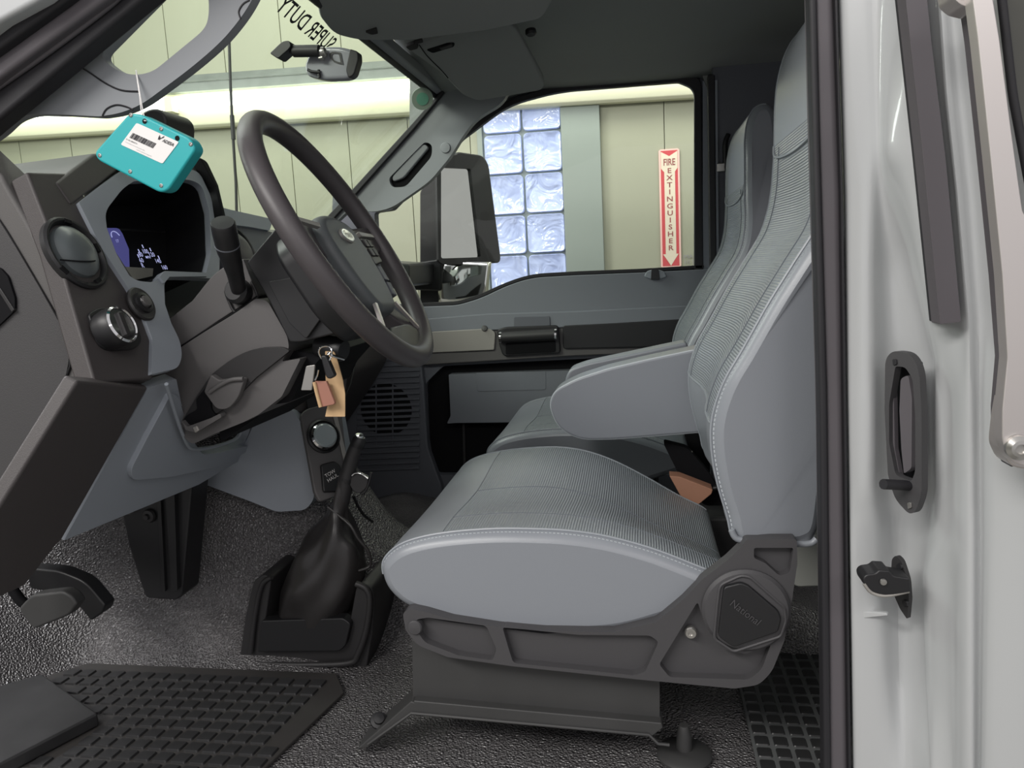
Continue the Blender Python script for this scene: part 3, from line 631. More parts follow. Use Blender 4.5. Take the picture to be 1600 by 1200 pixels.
while u < .62:
    w_ = random.choice((.006, .009, .014)); lq('barcode_bar', u, .40, u + w_, .62, 'ink', .0008); u += w_ + random.choice((.006, .010, .014))
eu = (l1 - l0); ev = (l0 - l3)
text('label_lettering', 'ADESA', lp(.70, .24), eu * .085, ev * .17, 'ink', lb, thick=.02)
for poly in ([(.57, .05), (.64, .17), (.63, .24), (.60, .17)], [(.63, .20), (.68, .08), (.665, .02), (.64, .12)], [(.57, .10), (.62, .22), (.60, .24)]):
    solid('label_logo', [lp(a, b, .0008) for a, b in poly], V((0, -.0003, 0)), 'ink', lb, bevel=0)
text('label_lettering', 'ID: 001 88840774', lp(.03, .74), eu * .036, ev * .075, 'ink', lb)
text('label_lettering', 'if found please return to the auction office', lp(.05, .84), eu * .027, ev * .05, 'greyink', lb)
text('label_lettering', 'made for vehicle lot tracking only', lp(.35, .93), eu * .027, ev * .05, 'greyink', lb)
for x, y in ((204.5, 180), (252, 201.5), (298, 225.5), (156, 243), (203.5, 268), (252, 290)):
    c_ = at(x, y, TY); lathe('screw', [(.0028, -.0005), (.0026, .0006), (.0015, .0012), (.001, .0004)], c_, (0, -1, 0), 'bolt', tg, n=14)
for x, y in ((226, 189.5), (277, 216)):
    lathe('cord_hole', [(.0034, -.0002), (.0030, .0006), (.001, .0005)], at(x, y, TY), (0, -1, 0), 'matte', tg, n=14)
tube('cord', [at(226, 189, TY - .002), at(221, 175, .95), at(218, 150, .985), at(213, 116, 1.0), at(212, 110, 1.03)], .0007, 'paper', tg, n=5)
tube('cord', [at(228, 189, TY - .002), at(224, 176, .95), at(219, 148, .985), at(214, 116, 1.0), at(213, 110, 1.03)], .0007, 'paper', tg, n=5)
# ================= keys in the ignition
ky = thing('key_bunch', 'bunch of keys with kraft paper tag hanging under the steering column', 'keys', at(513, 560, 1.08))
prism('paper_tag', rnd([(508, 549), (522, 549, 4), (526, 560), (535, 592), (539, 615), (539, 651), (508, 651), (512, 632), (509, 600)], 1), 1.10, 1.102, 'kraft', ky, bevel=0)
prism('leather_fob', rnd([(490, 596, 3), (510, 596), (523, 629, 3), (522, 632), (500, 637, 3)], 1), 1.085, 1.092, 'copper', ky, bevel=.002)
tube('fob_edge', [at(491, 597, 1.084), at(496, 618, 1.084), at(501, 636, 1.084)], .003, 'kraft', ky)
prism('metal_plate', rnd([(478, 572), (492, 570), (487, 610), (470, 610)], 2), 1.09, 1.094, 'lockkey', ky, bevel=.001)
prism('key_head', rnd([(500, 556, 5), (509, 555, 4), (523, 588, 4), (515, 593, 4), (509, 590, 4)], 1), 1.07, 1.082, 'black', ky, bevel=.004, seg=3)
tube('key_ring', [at(508, 547, 1.078) + V((.010 * math.cos(t), .004 * math.sin(2 * t), .012 * math.sin(t) - .006)) for t in [2 * math.pi * i / 14 for i in range(14)]], .0013, 'chrome', ky, closed=True, n=6)
tube('key_shank', [at(513, 552, 1.08), at(520, 556, 1.09), at(537, 561, 1.11)], .0028, 'chrome', ky)
tube('small_chain', [at(497, 578, 1.08), at(495, 588, 1.08), at(492, 594, 1.08)], .0014, 'chrome', ky, n=6)
lathe('ignition_lock', [(.018, -.03), (.019, .01), (.016, .016), (.001, .016)], at(524, 545, 1.13), (.9, -.2, -.2), 'black', col)
# ================= seats
def inset2(P, d):
    """move a closed XZ outline inwards by d along its normals"""
    n = len(P); out = []
    ar = sum(P[i].x * P[(i + 1) % n].y - P[(i + 1) % n].x * P[i].y for i in range(n)); s = 1 if ar > 0 else -1
    for i in range(n):
        t = (P[(i + 1) % n] - P[i - 1]).normalized(); out.append(P[i] + V((-t.y, t.x)) * d * s)
    return out
def puff_rows(P, secs, wfun=None, Yc=0, dish=None):
    c = sum(P, V((0, 0))) / len(P); rows = []
    for Y, d, sc in secs:
        Q = inset2(P, d)
        if sc < 1: Q = [c + (q - c) * sc for q in Q]
        r = []
        for q in Q:
            y = Y
            if wfun: y = Yc + (Y - Yc) * wfun(q.y)
            z = q.y; x = q.x
            if dish:
                dx, dy, dz = dish(x, y, z); x += dx; y += dy; z += dz
            r.append(V((x, y, z)))
        rows.append(r)
    return rows
YN, YF = 1.03, 1.555; YC = (YN + YF) / 2
SECS = [(YN, .016, 1), (YN + .002, .0115, 1), (YN + .005, .0072, 1), (YN + .010, .0034, 1), (YN + .016, .0012, 1), (YN + .024, .0002, 1), (YN + .045, 0, 1), (YN + .085, 0, 1)]
SECS = SECS + [(YC - .13, 0, 1), (YC - .065, 0, 1), (YC, 0, 1), (YC + .065, 0, 1), (YC + .13, 0, 1)] + [(2 * YC - y, d, s) for y, d, s in reversed(SECS)]
NS = len(SECS); IS, IE = 4, NS - 5        # seam rows near and far
def build_seat(label):
    s = thing('driver_seat', label, 'seat', at(850, 1100, 1.25))
    # --- cushion
    cp = [(601, 872), (622, 851), (655, 838), (705, 829), (770, 824), (830, 824), (890, 827), (950, 836), (1020, 855), (1090, 882), (1140, 903), (1152, 922), (1120, 938), (1050, 958), (960, 981), (850, 984), (760, 974), (690, 961), (640, 943), (612, 920), (600, 895)]
    P = [V((p.x, p.z)) for p in (at(x, y, YN + .02) for x, y in cp)]
    P = cr(P, 8); n = len(P)
    xa_, xb_ = at(860, 700, 1.5).x, at(1100, 790, 1.5).x
    def dish(x, y, z):
        b = 1 - ss(.0, .20, abs(y - YC)); t = ss(P[0].y - .01, P[0].y + .03, z)
        xr = ss(xa_, xb_, x); return 0, 0, -.012 * b * t - .056 * xr * ss(P[0].y - .085, P[0].y - .05, z) * ss(YN + .03, YN + .30, y)
    rows = puff_rows(P, SECS, dish=dish)
    i0 = 2 * 8 + 6; i1 = 10 * 8 + 4         # top run of the outline: front bolster ends at i0, back at i1
    top_ = lambda i, j: i0 <= i < i1 and IS <= j < IE
    front = lambda i, j: (i < i0 or i >= 19 * 8) and IS <= j < IE
    sheet('cushion_insert', rows, 'vinyl_rib', s, uv=True, keep=top_, closed_u=True)
    sheet('cushion_front', rows, 'vinyl', s, keep=front, closed_u=True)
    sheet('cushion_side', rows, 'vinyl', s, keep=lambda i, j: not top_(i, j) and not front(i, j), closed_u=True, caps=True)
    up_ = V((0, 0, 1))
    tube('piping', [rows[IS][i] + V((0, -.0005, .0005)) for i in list(range(n - 8, n)) + list(range(0, i1))], .0022, 'pipe', s, n=6, smooth=False)
    tube('piping', [rows[IE][i] for i in range(0, i1)], .0022, 'pipe', s, n=6, smooth=False)
    tube('front_piping', [rows[j][i0] + V((0, 0, .0004)) for j in range(IS, IE + 1)], .0013, 'pipe', s, n=6, smooth=False)
    jc = NS // 2
    tube('centre_seam', [rows[jc][i] + V((0, 0, .0002)) for i in range(i0, i1)], .0009, 'seam', s, n=5, smooth=False)
    tube('bolster_seam', [rows[IS + 3][i] + V((0, 0, -.0002)) for i in range(i0, i1)], .0009, 'seam', s, n=5, smooth=False)
    # stitches under the near seam: one joined strip of tiny threads
    vs, fs = [], []
    path = [rows[IS - 1][i] for i in range(n - 4, n)] + [rows[IS - 1][i] for i in range(0, i1)]
    acc = 0; last = path[0]
    for a, b in zip(path, path[1:]):
        L_ = (b - a).length; q = acc
        while q < L_:
            c = a + (b - a) * (q / L_); d = (b - a).normalized() * .0019; k0 = len(vs); o = V((0, -.0008, 0)); w = V((0, 0, .0006))
            vs += [c - d + o - w, c + d + o - w, c + d + o + w, c - d + o + w]; fs.append((k0, k0 + 1, k0 + 2, k0 + 3)); q += .0058
        acc = q - L_
    st = from_faces('stitching', vs, fs, 'thread', s, fix=False, smooth=False); st['kind'] = 'stuff'
    # --- backrest
    bpx = [(1150, 842), (1134, 800), (1118, 745), (1110, 690), (1113, 645), (1130, 595), (1160, 543), (1200, 472), (1240, 408), (1276, 350), (1292, 300), (1299, 250), (1301, 200), (1303, 150), (1305, 60), (1309, 5), (1322, -50), (1345, -90), (1375, -106), (1402, -95), (1414, -50), (1414, 60), (1412, 200), (1398, 350), (1372, 500), (1335, 650), (1300, 765), (1278, 840), (1215, 850)]
    B = [V((p.x, p.z)) for p in (at(x, y, YN + .02) for x, y in bpx)]
    B = cr(B, 6); nb = len(B)
    zs = at(1276, 345, 1.05).z; zt_ = at(1303, 150, 1.05).z; ztop = at(1360, -106, 1.05).z
    def wf(z): return 1 - .20 * ss(zs - .02, zt_, z) - .20 * ss(zt_ + .0, ztop + .02, z) ** 2
    fr_ = sorted([(p.y, p.x) for p in B[:15 * 6]])
    def xf(z):
        for (za, xa), (zb, xb) in zip(fr_, fr_[1:]):
            if za <= z <= zb: return xa
        return fr_[-1][1]
    def dish2(x, y, z):
        b = 1 - ss(.02, .19, abs(y - YC)); xm = xf(z); dy = .055 * ss(xm + .05, xm + .20, x) * (1 if y < YC else -1); return .014 * b * (1 - ss(zs, zt_, z)), dy, 0
    rows = puff_rows(B, SECS, wf, YC, dish2)
    ih = 13 * 6; il = 3 * 6 + 4; it = 18 * 6 + 3
    rib = lambda i, j: il <= i < ih and IS <= j < IE
    head = lambda i, j: ih <= i < it and IS <= j < IE
    low = lambda i, j: i < il and IS <= j < IE
    sheet('back_insert', rows, 'vinyl_rib', s, uv=True, keep=rib, closed_u=True)
    sheet('headrest', rows, 'vinyl', s, keep=head, closed_u=True)
    sheet('lower_back', rows, 'vinyl', s, keep=low, closed_u=True)
    sheet('back_shell', rows, 'vinyl', s, keep=lambda i, j: not (rib(i, j) or head(i, j) or low(i, j)), closed_u=True, caps=True)
    tube('back_piping', [rows[IS][i] + V((-.0005, -.0005, 0)) for i in range(0, it)], .0022, 'pipe', s, n=6, smooth=False)
    tube('back_piping', [rows[IE][i] for i in range(0, it)], .0022, 'pipe', s, n=6, smooth=False)
    hp = []
    for j in range(IS, IE + 1):
        f = abs(j - (IS + IE) / 2) / ((IE - IS) / 2); q_ = ih - 5 * (1 - f * f); k_ = int(q_); hp.append(rows[j][k_].lerp(rows[j][k_ + 1], q_ - k_) + V((-.001, 0, 0)))
    tube('headrest_piping', hp, .0024, 'pipe', s, n=6, k=3)
    tube('lower_piping', [rows[j][il] + V((-.0008, 0, 0)) for j in range(IS, IE + 1)], .0022, 'pipe', s, n=6, smooth=False)
    tube('bolster_seam', [rows[IS + 3][i] + V((-.0004, 0, 0)) for i in range(il, ih)], .0010, 'seam', s, n=5, smooth=False)
    tube('bolster_seam', [rows[IE - 3][i] + V((-.0004, 0, 0)) for i in range(il, ih)], .0010, 'seam', s, n=5, smooth=False)
    tube('bottom_hem', [at(x, y, YN + .002) for x, y in [(1143, 828), (1152, 842), (1180, 846), (1215, 848), (1262, 850), (1276, 842)]], .0045, 'vinyl', s)
    vs, fs = [], []; path = [rows[IS - 1][i] for i in range(1, ih + 12)]; acc = 0
    for a, b in zip(path, path[1:]):
        L_ = (b - a).length; q = acc
        while q < L_:
            c = a + (b - a) * (q / L_); d = (b - a).normalized() * .0020; k0 = len(vs); o = V((0, -.0010, 0)); w = V((.0007, 0, 0))
            vs += [c - d + o - w, c + d + o - w, c + d + o + w, c - d + o + w]; fs.append((k0, k0 + 1, k0 + 2, k0 + 3)); q += .0062
        acc = q - L_
    st = from_faces('back_stitching', vs, fs, 'thread', s, fix=False, smooth=False); st['kind'] = 'stuff'
    return s
def build_base(s):
    # moulded side shield with ribs and pockets
    out = rnd([(629, 958, 6), (640, 951, 6), (664, 956), (705, 968), (780, 980), (850, 986), (960, 988), (1025, 972), (1066, 938), (1098, 905), (1136, 876), (1160, 853), (1166, 843), (1245, 843), (1246, 880), (1238, 935), (1226, 1000), (1206, 1050, 12), (1186, 1070, 10), (1148, 1076), (1000, 1062), (800, 1041), (700, 1027), (652, 1008, 10), (634, 985)], 4)
    h1 = rnd([(650, 968, 5), (668, 965), (760, 978, 6), (776, 1014, 5), (770, 1032, 5), (716, 1024), (664, 1004, 8), (651, 985)], 3)
    h2 = rnd([(785, 980, 5), (905, 992), (1016, 993, 6), (1029, 1003, 5), (1008, 1050, 6), (990, 1055), (802, 1036, 6), (796, 1018)], 3)
    h3 = rnd([(1090, 940, 6), (1104, 985), (1130, 1014), (1165, 1022), (1205, 1006, 6), (1190, 1046, 8), (1170, 1062, 8), (1046, 1058, 6), (1030, 1038, 5)], 3)
    h4 = rnd([(1178, 856, 4), (1240, 856, 4), (1234, 895, 6), (1218, 900, 6), (1196, 880), (1178, 872, 4)], 2)
    prism('side_shield', out, 1.012, 1.034, 'seatplastic', s, holes=[h1, h2, h3, h4], bevel=.005, seg=3)
    prism('shield_web', rnd([(640, 960), (705, 972), (850, 990), (1025, 978), (1098, 912), (1166, 852), (1243, 852), (1222, 1000), (1190, 1062), (1000, 1056), (700, 1022), (650, 1000)], 4), 1.026, 1.036, 'seatplastic', s, bevel=.001)
    lathe('recliner_cover', [(.058, -.012), (.058, .004), (.054, .008), (.047, .009), (.001, .009)], at(1165, 952, 1.012), (0, -1, 0), 'seatplastic', s, n=40)
    cap = rnd([(1131, 918, 6), (1158, 911, 6), (1170, 916, 4), (1217, 956, 5), (1221, 968, 4), (1216, 988, 5), (1146, 1012, 6), (1122, 995, 6), (1127, 950)], 3)
    c1 = prism('recliner_cap', cap, .996, 1.006, 'black', s, bevel=.002)
    rim_ = rnd([(1125, 914, 8), (1158, 899, 8), (1172, 902, 4), (1226, 950, 6), (1228, 970, 4), (1220, 994, 6), (1146, 1018, 6), (1116, 998, 6), (1121, 945)], 3)
    tube('cap_rim', [at(x, y, 1.003) for x, y in rim_], .0022, 'seatplastic', s, closed=True, smooth=False, n=6)
    a_, b_ = at(1139, 944, .9955), at(1192, 984, .9955); ex = (b_ - a_) / 4.1; ey = V((-ex.z, 0, ex.x)) * 1.05
    if ey.z < 0: ey = -ey
    text('raised_lettering', 'National', a_, ex, ey, 'seatplastic', c1, depth=.0008)
    lathe('front_plug', [(.011, 0), (.011, .010), (.0095, .012), (.001, .0135)], at(651, 976, 1.02), (0, -1, 0), 'seatplastic', s)
    lathe('shield_bolt', [(.0085, 0), (.0085, .006), (.007, .008), (.0035, .008), (.003, .005), (.001, .005)], at(1079, 986, 1.022), (0, -1, 0), 'bolt', s, n=18)
    # steel riser, floor rail and feet
    prism('riser', rnd([(644, 1000), (1031, 1040), (1031, 1131), (965, 1127), (955, 1116, 4), (946, 1124), (728, 1105), (718, 1095, 4), (708, 1103), (645, 1097)], 1), 1.05, 1.50, 'steel', s, bevel=.002)
    prism('floor_rail', [(646, 1095), (1034, 1130), (1036, 1138), (1018, 1152), (1004, 1148), (645, 1113)], 1.035, 1.07, 'steel', s, bevel=.002)
    tube('rail_edge', [at(x, y, 1.034) for x, y in [(575, 1163), (643, 1114), (1014, 1148), (1028, 1162), (1046, 1164)]], .0025, 'steel', s, smooth=False, n=6)
    prism('front_bracket', [(556, 1172), (642, 1096), (650, 1099), (648, 1114), (575, 1168)], 1.035, 1.09, 'steel', s, bevel=.002)
    lathe('bracket_bolt', [(.014, 0), (.013, .003), (.008, .004), (.008, .011), (.001, .012)], at(592, 1126, 1.06), (.3, -.6, .8), 'black', s, n=16)
    cz = V((at(1070, 1142, 1.05).x, 1.08, FZ + .003))
    lathe('foot_disc', [(.041, 0), (.041, .004), (.036, .008), (.012, .012), (.011, .035), (.007, .05), (.001, .05)], cz, (0, 0, 1), 'steel', s)
def arm(s, Y0, Y1):
    pts = rnd([(1125, 538), (1010, 562), (950, 576), (900, 592, 14), (866, 610, 14), (857, 632, 14), (870, 668, 22), (905, 688, 22), (960, 687), (1125, 674)], 8)
    a = prism('armrest', pts, Y0, Y1, 'vinyl', s, bevel=.012, seg=4)
    tube('armrest_piping', [at(x, y, Y0) + V((0, .0045, 0)) for x, y in inset_px(pts, 2)], .0034, 'pipe_highlit', a, closed=True, smooth=False, n=6)
def inset_px(pts, d): return [tuple(q) for q in inset2([V(p) for p in pts], d)]
dsl = 'grey vinyl driver seat with ribbed inserts beside the white door jamb'
seat = build_seat(dsl)
seat2 = None
DY = .80
# passenger seat: same upholstery, moved across the cab
seat2 = seat.copy(); COL.objects.link(seat2); seat2.name = 'passenger_seat'; seat2.location = seat.location + V((0, DY, -.028))
seat2['label'] = 'grey vinyl passenger seat behind the driver seat, next to the far door'
for c in list(seat.children):
    d = c.copy(); COL.objects.link(d); d.parent = seat2; d.matrix_parent_inverse = Matrix.Translation(-seat.location)
build_base(seat)
arm(seat, 1.56, 1.64)
# passenger inboard armrest and pedestal
a2 = prism('armrest', rnd([(1075, 534), (1000, 550), (915, 568, 12), (888, 578, 10), (881, 600, 14), (892, 640, 20), (940, 655), (1075, 640)], 8), 1.72, 1.79, 'vinyl', seat2, bevel=.012, seg=4)
tube('armrest_piping', [at(x, y, 1.72) + V((0, .003, 0)) for x, y in [(1070, 539), (1000, 555), (915, 573), (892, 583), (886, 600)]], .0028, 'pipe_highlit', a2, n=6)
box('pedestal', (seat2.location.x - .12, 1.90, FZ - .01), (seat2.location.x + .22, 2.28, 1.08), 'steel', seat2)
# buckle and small things between the seats
bk = thing('seat_belt_buckle', 'black seat belt buckle and strap tucked between the two seats', 'buckle', at(1085, 745, 1.62))
prism('strap', rnd([(1035, 690), (1075, 700), (1105, 735), (1140, 790), (1100, 790), (1060, 740)], 8), 1.61, 1.64, 'matte', bk)
tube('buckle_trim', [at(1066, 715, 1.62), at(1076, 707, 1.62), at(1082, 706, 1.62)], .002, 'bolt', bk)
tube('buckle_trim', [at(1067, 723, 1.62), at(1078, 715, 1.62), at(1084, 714, 1.62)], .002, 'bolt', bk)
tube('buckle_trim', [at(1068, 733, 1.62), at(1076, 726, 1.62), at(1086, 727, 1.62)], .002, 'bolt', bk)
tube('hoop', [at(1085, 785, 1.60), at(1100, 772, 1.60), at(1120, 762, 1.60), at(1135, 770, 1.60)], .006, 'black', bk)
ct = prism('carton', [(1046, 744), (1062, 745), (1114, 765), (1112, 772), (1090, 790), (1066, 780)], 1.56, 1.60, 'tan', None, bevel=.002)
tag(ct, 'tan carton corner showing between seat cushion and backrest', 'carton')
# console between the seats, low dark
cn = box('centre_console', (at(1000, 700, 1.7).x, 1.67, FZ + .04), (.25, 1.79, at(960, 800, 1.7).z), 'soft', None, bevel=.012)
tag(cn, 'low dark storage console between the two grey seats', 'console')

rs = prism('rear_bench_edge', rnd([(1225, 862, 10), (1262, 838, 10), (1330, 832), (1330, 915), (1240, 918, 12)], 5), 1.36, 1.90, 'bench', None, bevel=.012, seg=3)
tag(rs, 'pale grey padded edge of the rear bench behind the driver seat', 'bench')
# ================= passenger door
pd = thing('passenger_door', 'passenger door with blue grey trim, silver strip, black map pocket and speaker', 'door', at(850, 700, 2.42))
wo = rnd([(695, 240), (722, 212), (792, 162, 30), (872, 140, 30), (1060, 126), (1088, 126, 14), (1092, 418, 4), (1000, 424), (900, 428), (830, 432, 20), (790, 445, 20), (752, 464, 20), (714, 474, 10), (655, 476), (592, 476), (585, 332), (612, 328)], 4)
body = rnd([(520, 300), (640, 300), (692, 228), (722, 205), (790, 154, 30), (872, 130, 30), (1060, 117), (1100, 116, 16), (1113, 140), (1116, 420), (1200, 430), (1200, 900), (500, 900)], 4)
rec = rnd([(692, 572, 6), (800, 566), (1000, 556), (1160, 549), (1160, 742), (676, 742, 14), (668, 690), (664, 600, 8)], 4)
prism('door_panel', body, 2.425, 2.465, 'midgrey', pd, holes=[wo, rec], bevel=.003)
prism('pocket_back', [(650, 545), (1170, 540), (1170, 760), (650, 760)], 2.456, 2.463, 'matte', pd, bevel=0)
prism('window_frame', rnd([(688, 243), (718, 207), (790, 156, 30), (872, 132, 30), (1060, 118), (1096, 118, 18), (1099, 424), (1085, 424), (1085, 138, 14), (1060, 128), (872, 143, 30), (794, 164, 30), (722, 218), (696, 248)], 3), 2.405, 2.43, 'seal', pd, bevel=.003)
prism('window_glass', [(575, 300), (690, 236), (790, 154), (872, 132), (1098, 118), (1098, 430), (560, 500)], 2.445, 2.449, 'sideglass', pd, bevel=0, smooth=False)
prism('frame_edge', rnd([(1098, 126), (1106, 130, 4), (1114, 432), (1098, 424)], 1), 2.41, 2.43, 'grey', pd, bevel=.002)
prism('sill_seal', rnd([(655, 474), (714, 471, 10), (750, 460, 20), (790, 441, 20), (830, 428, 20), (900, 424), (1000, 420), (1100, 414), (1100, 419), (1000, 425), (900, 429), (830, 433, 20), (790, 446, 20), (752, 465, 20), (714, 476, 10), (655, 479)], 3), 2.405, 2.43, 'seal', pd, bevel=.001)
ub = [(640, 480), (714, 477, 10), (752, 466, 20), (790, 447, 20), (830, 434, 20), (900, 430), (1000, 426), (1116, 420), (1130, 500), (1050, 499), (960, 504), (870, 506), (775, 512), (640, 518)]
prism('upper_trim', rnd(ub, 3), 2.395, 2.43, 'doorgrey', pd, bevel=.010, seg=3)
prism('trim_step', rnd([(640, 500), (760, 490), (900, 486), (1060, 478), (1130, 476), (1130, 502), (1050, 503), (880, 512), (775, 516), (640, 520)], 3), 2.390, 2.43, 'doorgrey', pd, bevel=.006)
prism('lock_knob', rnd([(1006, 433, 4), (1010, 424, 4), (1024, 420, 3), (1038, 424, 4), (1042, 433, 4), (1024, 438)], 2), 2.388, 2.40, 'grey', pd, bevel=.003)
prism('lock_pin', rnd([(1018, 419, 2), (1029, 419, 2), (1031, 437), (1017, 437)], 1), 2.384, 2.395, 'black', pd, bevel=.002)
prism('handle_notch', rnd([(803, 495, 3), (859, 494, 3), (860, 518), (803, 520)], 1), 2.386, 2.395, 'midgrey', pd, bevel=.002)
# black band, silver strip, pull handle
prism('arm_band', rnd([(640, 520), (775, 514), (880, 506), (1060, 498), (1130, 498), (1130, 548), (900, 556), (640, 572)], 3), 2.398, 2.43, 'column', pd, bevel=.008)
prism('silver_strip', rnd([(660, 519), (765, 513, 6), (774, 520, 4), (772, 547), (660, 552)], 2), 2.388, 2.40, 'silver', pd, bevel=.004)
lathe('lock_button', [(.010, 0), (.009, .004), (.001, .005)], at(757, 513, 2.387), (0, -1, .3), 'black', pd, n=14)
prism('dark_strip', rnd([(879, 509, 4), (960, 505), (1060, 499), (1130, 498), (1130, 540), (880, 545, 4)], 2), 2.386, 2.40, 'black', pd, bevel=.004)
prism('handle_bezel', rnd([(776, 515, 6), (790, 511, 4), (872, 508, 6), (876, 552, 6), (786, 557, 6), (780, 540)], 3), 2.382, 2.40, 'black', pd, bevel=.004)
prism('handle_cup', rnd([(790, 536), (868, 532), (868, 550), (790, 554)], 3), 2.379, 2.384, 'matte', pd, bevel=.001)
tube('pull_handle', [at(783, 527, 2.368), at(868, 522, 2.368)], .017, 'soft', pd, n=16)
tube('handle_ring', [at(781, 527, 2.368), at(784, 527, 2.368)], .0185, 'chrome', pd, n=16)
tube('handle_ring', [at(867, 522, 2.368), at(870, 522, 2.368)], .0185, 'chrome', pd, n=16)
# map pocket in the recess
prism('map_pocket', rnd([(701, 585), (1160, 570), (1160, 656), (710, 661, 4), (698, 662, 3), (704, 650)], 2), 2.405, 2.44, 'doorgrey', pd, bevel=.005)
prism('pocket_lid', rnd([(743, 583), (853, 580, 2), (853, 609, 3), (746, 612, 3)], 1), 2.4035, 2.41, 'doorgrey', pd, bevel=.0015)
prism('pocket_divider', [(722, 662), (726, 662), (728, 735), (724, 735)], 2.44, 2.46, 'soft', pd, bevel=.001)
# speaker
prism('speaker_panel', rnd([(535, 555), (655, 548), (662, 600), (668, 700, 10), (690, 760), (690, 850), (500, 850), (500, 600)], 4), 2.395, 2.43, 'midgrey', pd, bevel=.010, seg=3)
sc_ = at(603, 640, 2.392); sr = at(643, 640, 2.392).x - sc_.x
lathe('speaker_hole', [(sr, 0), (sr, .0015), (.001, .0015)], sc_ + V((0, .003, 0)), (0, -1, 0), 'matte', pd, n=36)
y = 558
while y < 730:
    z_ = at(603, y + 3, 2.392)
    solid('grille_slat', [at(558, y + 3.5, 2.392), at(656, y - .5, 2.392), at(656, y + 3.5, 2.392), at(558, y + 7.5, 2.392)], V((0, -.004, 0)), 'midgrey', pd, bevel=.001)
    y += 9.0
for x in (588, 614): solid('grille_rib', [at(x - 1, 590, 2.392), at(x + 1, 590, 2.392), at(x + 1, 696, 2.392), at(x - 1, 696, 2.392)], V((0, -.003, 0)), 'midgrey', pd, bevel=0)
# ================= wing mirror outside the passenger window
wm = thing('wing_mirror', 'black framed towing mirror outside the passenger window', 'mirror', at(720, 400, 2.85))
MY = 2.80
MP = (at(722, 330, MY), V((.8, -.6, 0)))
hol = rnd([(686, 262, 4), (732, 264, 4), (748, 402, 4), (686, 404, 4)], 2)
fro = rnd([(679, 262), (694, 241, 6), (736, 247, 8), (744, 262, 6), (763, 405, 6), (761, 412, 4), (690, 414), (682, 408)], 3)
slab('mirror_frame', fro, MP, 'black', wm, t=.012, off=-.004, holes=[hol], bevel=.004)
slab('mirror_housing', fro, MP, 'black', wm, t=.075, off=-.08, bevel=.008)
mo = slab('mirror_pane', rnd([(685, 261, 4), (733, 263, 4), (749, 403, 4), (685, 405, 4)], 2), MP, 'mirrorglass', wm, t=.003, off=-.004, bevel=0)
prism('mirror_back', rnd([(668, 258), (686, 254), (688, 410), (668, 410)], 2), MY + .03, MY + .10, 'black', wm, bevel=.004)
cxy = [at(688, 408, MY), at(763, 408, MY), at(758, 470, MY), at(720, 474, MY), at(688, 472, MY)]
rows = []
for j in range(9):
    v = j / 8; a = at(688, 410 + 62 * v, MY); b = at(762 - 6 * v, 410 + 56 * v, MY); r = []
    for i in range(13):
        t = i / 12; p = a.lerp(b, t); p.y += -.02 * math.sin(math.pi * min(1, t * 1.0)) + .05 * t * t - .01 * math.sin(math.pi * v); r.append(p)
    rows.append(r)
sp = sheet('chrome_cap', rows, 'chrome', wm); q = sp.modifiers.new('s', 'SOLIDIFY'); q.thickness = .01
prism('mirror_arm', rnd([(616, 416, 6), (690, 404, 6), (690, 455, 6), (616, 452, 6)], 4), MY - .03, MY + .06, 'black', wm, bevel=.008)
prism('mirror_arm_foot', rnd([(575, 408), (640, 412, 6), (640, 448, 6), (575, 455)], 4), 2.468, MY + .02, 'black', wm, bevel=.008)
prism('arm_post', rnd([(656, 300), (677, 262), (683, 262), (686, 480), (656, 480)], 4), MY + .01, MY + .06, 'soft', wm, bevel=.006)
# glimpse of the left mirror through the windscreen
lm = prism('driver_wing_mirror', rnd([(218, 176, 10), (236, 168, 10), (250, 171, 10), (260, 184, 10), (259, 210, 8), (220, 215, 8)], 5), 1.12, 1.20, 'soft', None, bevel=.012, seg=3)
tag(lm, 'dark rounded mirror housing showing just behind the teal tag', 'mirror')
# ================= rear view mirror on the windscreen
mb = on(440, 78, WS, .03)
rv = thing('rear_view_mirror', 'grey rear view mirror on a black jointed arm at the windscreen top', 'mirror', mb)
RY = mb.y
prism('mount', rnd([(421, 83, 3), (441, 64, 6), (452, 63, 4), (455, 72, 5), (450, 78), (434, 92, 4)], 4), RY, RY + .03, 'black', rv, bevel=.005, seg=3)
tube('arm', [at(449, 74, RY + .015), at(456, 79, RY + .015), at(461, 79, RY + .015)], .007, 'black', rv)
tube('arm', [at(459, 80, RY + .015), at(499, 79.5, RY + .015)], .0105, 'soft', rv, n=14)
shell = rnd([(483, 80, 10), (505, 72, 8), (530, 72, 8), (558, 79, 6), (560, 92), (553, 117, 8), (544, 123, 6), (505, 125, 10), (478, 118, 8), (475, 102)], 5)
prism('housing', shell, RY + .03, RY + .055, 'mirrorshell', rv, bevel=.007, seg=3)
prism('housing_end', rnd([(546, 76, 3), (559, 80, 4), (560, 93), (553, 117, 6), (544, 122, 4), (540, 110)], 4), RY + .027, RY + .05, 'soft', rv, bevel=.004)
lathe('ball_joint', [(.001, .010), (.008, .007), (.010, 0), (.008, -.007), (.001, -.01)], at(503, 82, RY + .02), (1, 0, .2), 'bolt', rv)
obox('joint_clip', at(502, 88, RY + .02), V((.005, 0, 0)), V((0, .006, 0)), V((0, 0, .006)), 'bolt', rv)
tube('toggle', [at(481, 109, RY + .026), at(488, 112, RY + .024), at(500, 113, RY + .024)], .0026, 'black', rv)
tube('toggle', [at(498, 109, RY + .026), at(499, 122, RY + .026)], .0028, 'black', rv)
text('mirrored_letter', 'D', at(538, 101, RY + .0275), V((-.036, 0, .010)), V((-.004, 0, .030)), 'soft', rv, thick=.01)
